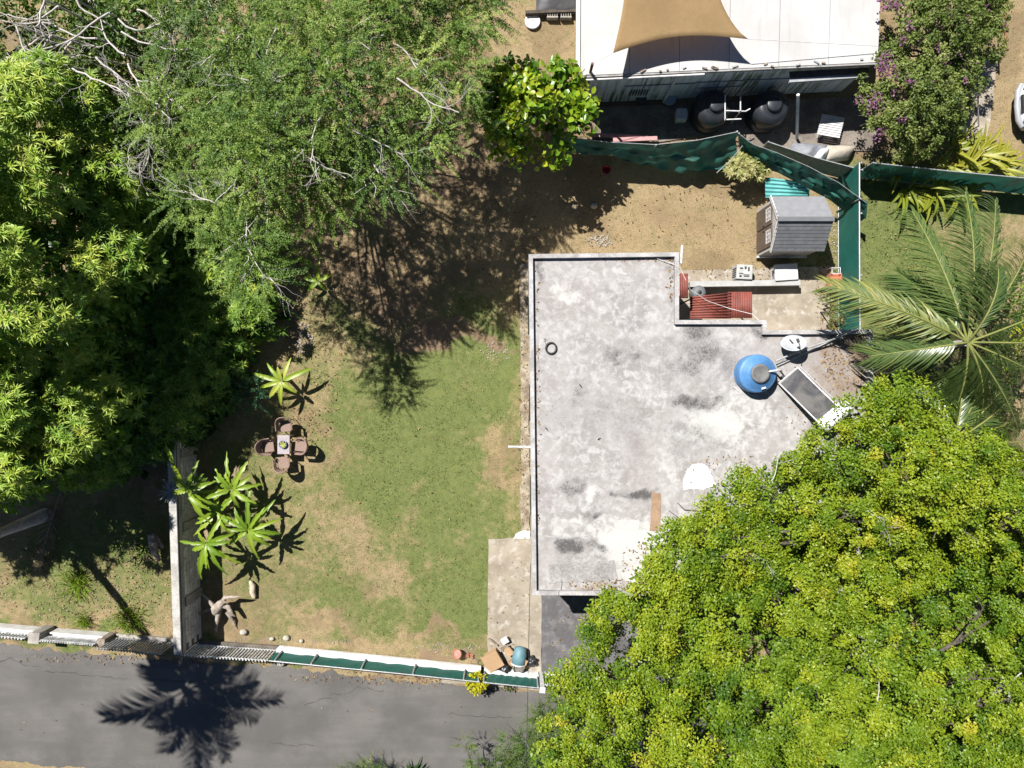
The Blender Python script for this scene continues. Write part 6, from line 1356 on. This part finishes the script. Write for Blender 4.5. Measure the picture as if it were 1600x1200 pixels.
# ------------------------------------------------------------------ banana plants and other big-leaved plants
BAN = leaf_mat('banana_leaf', [(0.0, (0.07, 0.15, 0.014)), (0.5, (0.18, 0.29, 0.022)), (0.8, (0.29, 0.38, 0.035)), (1.0, (0.42, 0.44, 0.08))], 0.4, 0.35, 0.45)
STEM = mat('green_stem', (0.17, 0.19, 0.05), (0.12, 0.12, 0.04), 5, 0.6)
def paddle(root, base, d, L, W, lift, droop, tint, name='leaf', torn=0.0, fold=0.16, mt=BAN):
    """long leaf blade with midrib, arching over; d is its level direction in radians"""
    n = 14; dx, dy = math.cos(d), math.sin(d); V = []; F_ = []; T = []; b_ = Vector(base)
    for i in range(n + 1):
        f = i / n; x = L * f * (1 - 0.12 * droop * f); z = lift * L * f - droop * L * f * f
        w_ = W * (math.sin(math.pi * min(1, (f * 0.9 + 0.1)) ** 0.85) ** 0.6) * (1 if f < 0.97 else 0.2) if f > 0.1 else W * 0.08
        c_ = b_ + Vector((dx * x, dy * x, z)); px_, py_ = -dy, dx
        for s in (-1, -0.5, 0, 0.5, 1):
            j = random.uniform(-1, 1) * torn * W if abs(s) == 1 else 0; ww = max(0.004, w_ / 2 + j)
            V.append((c_.x + px_ * ww * s, c_.y + py_ * ww * s, c_.z + fold * w_ * abs(s) - 0.04 * abs(s) * random.random() * W)); T.append(tint + (0.25 if s == 0 else 0) + random.uniform(-.07, .07))
        if i:
            a_ = (i - 1) * 5
            for k in range(4):
                F_.append((a_ + k, a_ + k + 5, a_ + k + 6, a_ + k + 1))
    o = np_mesh(name, np.array(V), np.array(F_), mt, root, tint=np.clip(np.array(T), 0, 1), smooth=True); return o
def banana(label, px, py, h, leaves_, grp='banana plants by the block wall', stem_r=0.07, W=0.17, cat='banana plant', name='banana_plant', tint=0.44, torn=0.17, base=None):
    top = P(px, py, h); r_ = empty(name, (top.x, top.y, 0) if base is None else base, label=label, cat=cat, group=grp); o0 = r_.location
    tl_ = top - Vector(o0); MB().tube([(0, 0, 0), tl_ * 0.5 + Vector((0.01, 0.02, 0)), tl_], [stem_r * 1.3, stem_r, stem_r * 0.6], 9).build('stem', STEM, r_)
    if name == 'banana_plant': leaves_ = leaves_ + [(random.uniform(0, 360), random.uniform(.45, .75), random.uniform(.2, .7), .45) for _ in range(5)]
    for (deg, L, lift, droop) in leaves_: paddle(r_, tl_, R(deg), L * 1.38 * random.uniform(.8, 1.15), W * random.uniform(.7, 1.15), lift, droop, tint + random.uniform(-.22, .2), torn=torn)
    if name == 'banana_plant':
        for _ in range(3): paddle(r_, tl_ * 0.8, random.uniform(0, 6.28), random.uniform(.5, .8), W * 0.7, 0.05, random.uniform(.7, 1.0), 0.5, name='dead_leaf', torn=0.25, mt=PALMD)
    return r_
banana('banana plant nearest the patio table, top of the clump', 362, 765, 1.35, [(100, 1.0, .3, .4), (60, .85, .4, .4), (185, 1.25, .2, .35), (35, .6, .4, .5), (-40, .7, .2, .6), (10, .7, .3, .5), (-80, .6, .2, .7), (140, .6, .5, .4)])
banana('banana plant farthest from the wall with leaves in a star', 388, 828, 1.25, [(88, 1.05, .3, .35), (48, 1.05, .35, .35), (18, .95, .25, .4), (-10, .85, .15, .45), (-80, .8, .1, .5), (155, .95, .3, .4), (215, .8, .2, .5), (120, .7, .6, .4), (-45, .6, .2, .6)])
banana('banana plant with drooping leaves against the block wall', 322, 850, 1.6, [(175, .85, .2, .35), (-65, 1.1, .15, .5), (-95, .85, .1, .6), (-110, 1.0, .1, .6), (-35, .95, .15, .45), (60, .9, .3, .4), (20, .8, .3, .5), (205, .5, .2, .6)])
banana('banana plant leaning over the wall by the grey bromeliad', 292, 768, 1.75, [(105, 1.15, .5, .2), (185, .4, .2, .4), (20, .9, .3, .4), (-30, .9, .2, .5), (-60, 1.2, .15, .4), (60, .5, .4, .5)])
banana('banana plant in the middle of the clump below the others', 340, 800, 1.1, [(45, 1.0, .3, .3), (225, 1.0, .3, .3), (130, .8, .3, .4), (-30, .9, .3, .3), (200, .7, .2, .5), (90, .8, .4, .4), (-70, .7, .2, .6)], tint=0.5)
banana('young plant with pointed leaves in a star above the garden chairs', 440, 596, 0.85, [(70, .75, .25, .35), (25, .75, .25, .35), (165, .75, .2, .35), (195, .6, .2, .4), (-95, .6, .2, .4), (130, .55, .3, .4), (-40, .55, .2, .4), (100, .4, .6, .3), (230, .6, .2, .4)], grp='young star-leaved plants', W=0.16, cat='plant', name='young_plant', torn=0.02, stem_r=0.04, tint=0.72)
banana('small broad-leaved plant at the shaded lawn edge', 412, 528, 0.6, [(95, .5, .3, .35), (-10, .4, .2, .4), (220, .35, .2, .4), (50, .35, .3, .4)], grp='young star-leaved plants', W=0.2, cat='plant', name='young_plant', torn=0.02, stem_r=0.03, tint=0.6)
banana('small seedling under the feathery tree shadow', 497, 440, 0.4, [(85, .5, .35, .3), (30, .45, .2, .35), (165, .5, .2, .35), (220, .4, .2, .4), (-50, .4, .2, .4)], grp='young star-leaved plants', W=0.14, cat='plant', name='young_plant', torn=0.02, stem_r=0.025, tint=0.5)
pot_leaf = [(80, .13, .5, .3), (20, .12, .4, .3), (140, .12, .5, .3), (-60, .15, .4, .3), (200, .12, .4, .3), (-100, .12, .5, .3), (-20, .14, .3, .3)]
for (deg, L, lift, droop) in pot_leaf: paddle(bw, (0.0, 0.0, 0.07), R(deg), L, 0.055, lift, droop, 0.85)
# grey bromeliad on the wall
GB = leaf_mat('grey_blade', [(0.0, (0.16, 0.18, 0.22)), (1.0, (0.3, 0.32, 0.36))], 0.6, 0.15)
r_ = empty('grey_bromeliad', P(268, 768, 1.58), label='spiky grey-blue plant growing on top of the block wall', cat='plant')
for k in range(34):
    a_ = random.uniform(0, 6.28); paddle(r_, (0, 0, 0.0), a_, random.uniform(.3, .55), 0.03, random.uniform(.2, .9), random.uniform(.2, .6), random.random(), mt=GB)
# ornamental clump at the right: heliconia blades
HEL = leaf_mat('heliconia_leaf', [(0.0, (0.06, 0.12, 0.015)), (0.4, (0.15, 0.2, 0.02)), (0.7, (0.28, 0.29, 0.03)), (1.0, (0.4, 0.34, 0.06))], 0.4, 0.35)
for i, (x, y, n_, lb) in enumerate(((1440, 225, 18, 'green strap-leaved plant under the flowering bush'), (1478, 240, 22, 'yellow-green strap-leaved plant next to the flowering bush'), (1515, 250, 24, 'yellow strap-leaved plant spreading toward the parked car'), (1450, 268, 18, 'strap-leaved plant drooping over the dark mesh fence'), (1395, 262, 14, 'dull strap-leaved plant at the fence corner'), (1540, 262, 26, 'yellow strap-leaved plant behind the mesh fence closest to the parked car'), (1490, 272, 24, 'broad yellow-green strap-leaved plant against the mesh fence'), (1405, 300, 18, 'dry strap-leaved plant in front of the dark mesh fence near its corner'), (1448, 306, 20, 'dry yellowing strap-leaved plant in front of the dark mesh fence above the palm'), (1490, 302, 16, 'dark strap-leaved plant in front of the mesh fence above the palm frond tips'))):
    q = P(x, y, 0); r_ = empty('strap_leaf_plant', (q.x, q.y, 0), label=lb, cat='plant', group='strap-leaved plants by the mesh fence')
    MB().tube([(0, 0, 0), (0.02, 0.0, 0.3), (0, 0, 0.7)], [0.08, 0.06, 0.03], 7).build('stem', STEM, r_)
    for k in range(n_): paddle(r_, (random.uniform(-.15, .15), random.uniform(-.15, .15), 0.35), R(random.uniform(-60, 110) if i < 3 or i in (5, 6) else random.uniform(-150, 60)), random.uniform(.7, 1.25), 0.1, random.uniform(.45, .95), random.uniform(.3, .75), random.uniform(.25, .5) + 0.14 * min(i, 2) - (0.2 if i > 6 else 0), mt=HEL)
# croton shrub in front of the net
LM_CRO = leaf_mat('croton_leaf', [(0.0, (0.07, 0.1, 0.02)), (0.5, (0.24, 0.26, 0.07)), (1.0, (0.46, 0.43, 0.2))], 0.45, 0.3)
q = P(1166, 264, 0); r_ = empty('croton_shrub', (0, 0, 0), label='rounded shrub with cream-edged leaves in front of the net', cat='shrub')
lb_ = [(np.array(P(1166 + dx, 260 + dy, 0.85 + dz)), 0.3) for dx, dy, dz in ((-18, 4, 0), (0, -12, .1), (14, -4, .1), (0, 6, .25), (20, 8, -.05), (-8, -4, .2), (8, 12, 0))]
MB().tube([q, q + Vector((0, 0.05, 0.7))], [0.04, 0.03], 7).build('trunk', BARK, r_); crown_mesh(r_, whorl_parts(lb_, 240, 12, 0.17, 0.055, 0.6, 0.12), LM_CRO)
# rust-coloured and green shrubs around the roof's right end
LM_RUST = leaf_mat('rusty_foliage', [(0.0, (0.09, 0.07, 0.02)), (0.5, (0.2, 0.15, 0.03)), (1.0, (0.34, 0.22, 0.05))], 0.6, 0.25)
def shrub(name, label, pxs, hz, rr, dens, L, W, mtl, tm, grp=None, tmpl=T_DIAMOND, parts='broad', cat='shrub', foot=None):
    r_ = empty(name, (0, 0, 0), label=label, cat=cat, group=grp); lb_ = [(np.array(P(x, y, hz + random.uniform(-.12, .12))), rr * random.uniform(.85, 1.15)) for x, y in pxs]
    c_ = np.mean([l[0] for l in lb_], 0); mb = MB()
    for l in lb_:
        if foot: mb.tube([foot, (foot + Vector(l[0])) / 2 + Vector((0, -0.1, 0.25)), tuple(l[0])], [0.03, 0.022, 0.01], 6); continue
        mb.tube([(c_[0] * .4 + l[0][0] * .6, c_[1] * .4 + l[0][1] * .6, 0), (c_[0] * .2 + l[0][0] * .8, c_[1] * .2 + l[0][1] * .8, l[0][2] * 0.5), tuple(l[0])], [0.035, 0.025, 0.012], 6)
    mb.build('trunk', BARK, r_)
    pr = broad_parts(lb_, dens, L, W, tmpl, tm, 0.1, 0.15) if parts == 'broad' else (spray_parts(lb_, dens, 24, 0.5, 0.07, 0.03, tm) if parts == 'spray' else whorl_parts(lb_, dens, 10, L, W, tm))
    crown_mesh(r_, pr, mtl); return r_
shrub('rusty_shrub', 'rusty orange shrub beside the roof corner below the palm', [(1405, 572), (1420, 570), (1432, 578), (1412, 584), (1395, 580)], 1.8, 0.36, 700, 0.08, 0.035, LM_RUST, 0.5)
shrub('rusty_shrub', 'small brown shrub at the end of the green mesh fence', [(1308, 505), (1318, 500), (1300, 508)], 0.6, 0.25, 600, 0.08, 0.04, LM_RUST, 0.35)
shrub('small_shrub', 'feathery dark green shrub between the patio and the mesh fence', [(1300, 480), (1306, 470), (1296, 488)], 0.7, 0.25, 120, 0.08, 0.03, LM_UNDER, 0.5, parts='spray')
shrub('dark_shrub', 'dark green bushes below the coconut palm', [(1420, 600), (1450, 600), (1400, 610), (1480, 610), (1530, 600), (1560, 590), (1590, 600), (1440, 620)], 1.2, 0.55, 500, 0.13, 0.07, LM_UNDER, 0.35, 'bushes under the palm')
shrub('dark_shrub', 'dense dark bush at the right edge behind the palm crown', [(1600, 450), (1585, 480), (1610, 500), (1570, 505), (1560, 545), (1610, 560), (1590, 470), (1570, 580), (1545, 570)], 1.7, 0.5, 620, 0.14, 0.07, LM_UNDER, 0.5, 'bushes under the palm')
shrub('dark_shrub', 'yellow-leaved bush under the coconut palm near the right edge', [(1590, 530), (1600, 520), (1584, 540)], 2.0, 0.35, 300, 0.16, 0.09, LM_BROAD, 0.95, 'bushes under the palm')
shrub('garden_bush', 'bluish green bush on the shaded lawn edge', [(385, 612), (398, 606), (380, 624), (396, 622), (372, 610)], 0.9, 0.3, 110, 0.08, 0.03, leaf_mat('bluish_leaf', [(0.0, (0.02, 0.08, 0.035)), (0.6, (0.05, 0.15, 0.06)), (1.0, (0.1, 0.22, 0.1))], 0.5, 0.3), 0.5, parts='spray')
shrub('weed_patch', 'low leafy weeds beside the dead trunk left of the block wall', [(190, 858), (205, 850), (220, 860), (208, 872), (228, 876), (196, 880), (216, 884), (232, 864)], 0.35, 0.32, 420, 0.07, 0.03, LM_FEATH, 0.6, cat='weeds')
for i, (x, y, lb) in enumerate(((122, 912, 'bright green grass tuft on the dry ground beside the palm shadow'), (203, 968, 'bright green grass tuft behind the white railing'), (133, 970, 'small weed tuft behind the square pillar'))):
    q = P(x, y, 0); r_ = empty('grass_tuft', (q.x, q.y, 0), label=lb, cat='grass tuft', group='grass tufts on the dry ground'); n = 260 if i < 2 else 90
    O = np.c_[rng.normal(size=(n, 2)) * (0.2 if i < 2 else 0.1), np.zeros(n)]; D = unit(np.c_[O[:, :2] * 2 + rng.normal(size=(n, 2)) * 0.5, rng.uniform(.5, 1.2, n)])
    v, f, k = leaves(O, D, np.tile([0, 0, 1.0], (n, 1)) + rdir(n) * .3, rng.uniform(.18, .42, n), np.full(n, 0.02), T_BLADE); tag(np_mesh('blades', v, f, BAN, r_, tint=np.repeat(rng.uniform(.3, .8, n), k)), kind='stuff')
shrub('yellow_shrub', 'small bright yellow shrub against the street side of the mesh fence', [(745, 1066), (739, 1070), (751, 1071), (745, 1077), (745, 1060), (738, 1063), (752, 1064)], 0.7, 0.2, 2200, 0.11, 0.06, leaf_mat('yellow_leaf', [(0.0, (0.2, 0.22, 0.01)), (0.5, (0.42, 0.4, 0.01)), (1.0, (0.5, 0.46, 0.02))], 0.5, 0.35), 0.55)
shrub('dark_weed', 'dark weed growing on the kerb outside the short mesh panel', [(793, 1076), (800, 1078), (788, 1075)], 0.25, 0.12, 700, 0.1, 0.05, LM_UNDER, 0.05)
# roadside plants at the bottom edge
LM_ROAD = leaf_mat('roadside_leaf', [(0.0, (0.025, 0.06, 0.014)), (0.5, (0.09, 0.15, 0.03)), (1.0, (0.2, 0.25, 0.05))], 0.5, 0.3)
for i, (pts, hz, lb) in enumerate((([(836, 1140), (846, 1118), (856, 1106), (842, 1165), (855, 1150), (828, 1160), (850, 1130)], 1.5, 'thin-leaved shrub between the road and the bright tree'), ([(800, 1180), (790, 1195), (820, 1185), (840, 1195), (772, 1195), (810, 1200), (795, 1160)], 1.2, 'roadside shrub at the bottom edge left of the bright tree'), ([(742, 1192), (734, 1178), (728, 1162), (752, 1198)], 1.0, 'slim roadside shrub with upright shoots at the bottom edge'), ([(545, 1202), (580, 1200), (590, 1206), (560, 1206)], 0.7, 'low roadside plant at the bottom edge below the road'))):
    shrub('roadside_shrub', lb, pts, hz, (0.36, 0.36, 0.2, 0.24)[i], 330, 0.1, 0.04, LM_ROAD, 0.45, 'shrubs along the lower road edge', parts='spray', foot=P((870, 810, 750, 568)[i], 1226))
q = P(645, 1212, 0.0); r_ = empty('shadow_blades', (q.x, q.y, 0), label='dark blades standing in for a shadow at the bottom edge of the road', cat='plant')  # added dark blades take the place of a cast shadow
for k in range(22): paddle(r_, (0, 0, 0.05), R(random.uniform(20, 160)), random.uniform(.5, .85), 0.06, random.uniform(.3, .9), 0.3, 0.0, mt=LM_ROAD)

# ------------------------------------------------------------------ grass blades over soil
n = 230000
gxr = rng.uniform(-18.6, 18.6, n); gyr = rng.uniform(-14.2, 14.2, n); g_, b__, d__ = ground_masks(gxr, gyr)
roadm = (600 - gyr * 45 > poly_at(ROAD_TOP, 800 + gxr * 45) - 4) & (600 - gyr * 45 < poly_at(ROAD_BOT, 800 + gxr * 45) + 4)
ex = roadm | in_poly(gxr, gyr, inset(HOUSE, -0.1))
for pxp in (PATH_PX, PAD_PX, PATIO_PX, APRON_PX, [(690, 1052), (862, 1066), (1000, 1082), (1000, 1094), (862, 1079), (690, 1066)], [(925, 100), (1370, 80), (1370, 236), (1150, 205), (930, 218)], [(1512, 90), (1556, 84), (1538, 238), (1500, 236)]): ex |= in_poly(gxr, gyr, gp(pxp))
clump = fbm(gxr, gyr, 0.35, 301, 3)
keep = (~ex) & (rng.random(n) < (0.18 + 0.8 * g_) * (1 - 0.75 * b__) * sstep(0.3, 0.6, clump) * 1.5)
gxr, gyr, g_ = gxr[keep], gyr[keep], g_[keep]; n = len(gxr)
D = unit(np.c_[rng.normal(size=(n, 2)), rng.uniform(.5, 1.6, n)]); O = np.c_[gxr, gyr, np.full(n, -0.045)]
v, f, k = leaves(O, D, rdir(n), rng.uniform(.05, .11, n), rng.uniform(.012, .026, n), (np.array([(0, .5, 0), (0, -.5, 0), (1, 0, -.1)]), np.array([(0, 1, 2)])))
GR = leaf_mat('grass_blade', [(0.0, (0.3, 0.235, 0.12)), (0.4, (0.22, 0.19, 0.075)), (0.65, (0.11, 0.14, 0.035)), (1.0, (0.07, 0.115, 0.025))], 0.7, 0.25)
go = np_mesh('grass', v, f, GR, tint=np.repeat(np.clip(g_ * 0.9 + rng.normal(size=n) * 0.2, 0, 1), k)); tag(go, 'short patchy grass over the lawn and yards', 'grass', kind='stuff')

# ------------------------------------------------------------------ fallen leaves
O = []; TT_ = []
def litter(cx_, cy_, rx, ry, n, z=0.0):
    a_ = rng.uniform(0, 6.28, n); r2 = np.sqrt(rng.random(n)) * 1.0; kk = m2(z)
    x = (cx_ + rx * r2 * np.cos(a_) - 800) * kk; y = (600 - cy_ - ry * r2 * np.sin(a_)) * kk
    O.append(np.c_[x, y, np.full(n, z + 0.012)])
litter(640, 380, 230, 140, 900); litter(480, 560, 60, 140, 350); litter(1000, 300, 180, 90, 170); litter(620, 760, 200, 240, 90); litter(130, 900, 150, 70, 500); litter(1290, 460, 14, 70, 250, 0.02); litter(1180, 430, 100, 14, 120, 0.02)
litter(1325, 560, 42, 50, 420, ROOF_Z); litter(950, 915, 60, 10, 160, ROOF_Z); litter(1010, 880, 40, 40, 160, ROOF_Z); litter(1140, 740, 70, 30, 130, ROOF_Z); litter(1270, 640, 40, 50, 160, ROOF_Z); litter(1000, 404, 60, 4, 60, ROOF_Z); litter(838, 640, 6, 230, 110, ROOF_Z); litter(1050, 440, 8, 40, 50, ROOF_Z)
litter(820, 640, 8, 210, 200, 0.018); litter(800, 960, 40, 90, 40, 0.02); litter(300, 1028, 280, 10, 200); litter(640, 1060, 200, 10, 160); litter(500, 1130, 480, 70, 30, 0.0); litter(900, 990, 40, 50, 90, 0.014); litter(1100, 200, 160, 24, 200, 0.012); litter(1400, 420, 60, 110, 150)
O = np.concatenate(O); n = len(O); D = unit(np.c_[rng.normal(size=(n, 2)), rng.normal(size=n) * 0.12])
v, f, k = leaves(O, D, np.tile([0, 0, 1.0], (n, 1)) + rdir(n) * 0.35, rng.uniform(.05, .12, n), rng.uniform(.025, .055, n), T_DIAMOND)
LL_ = leaf_mat('fallen_leaf', [(0.0, (0.07, 0.045, 0.025)), (0.4, (0.15, 0.09, 0.045)), (0.75, (0.26, 0.17, 0.08)), (1.0, (0.36, 0.3, 0.14))], 0.8, 0.15)
tag(np_mesh('leaf_litter', v, f, LL_, tint=np.repeat(rng.random(n), k)), 'dry fallen leaves scattered over ground and roof', 'leaf litter', kind='stuff')
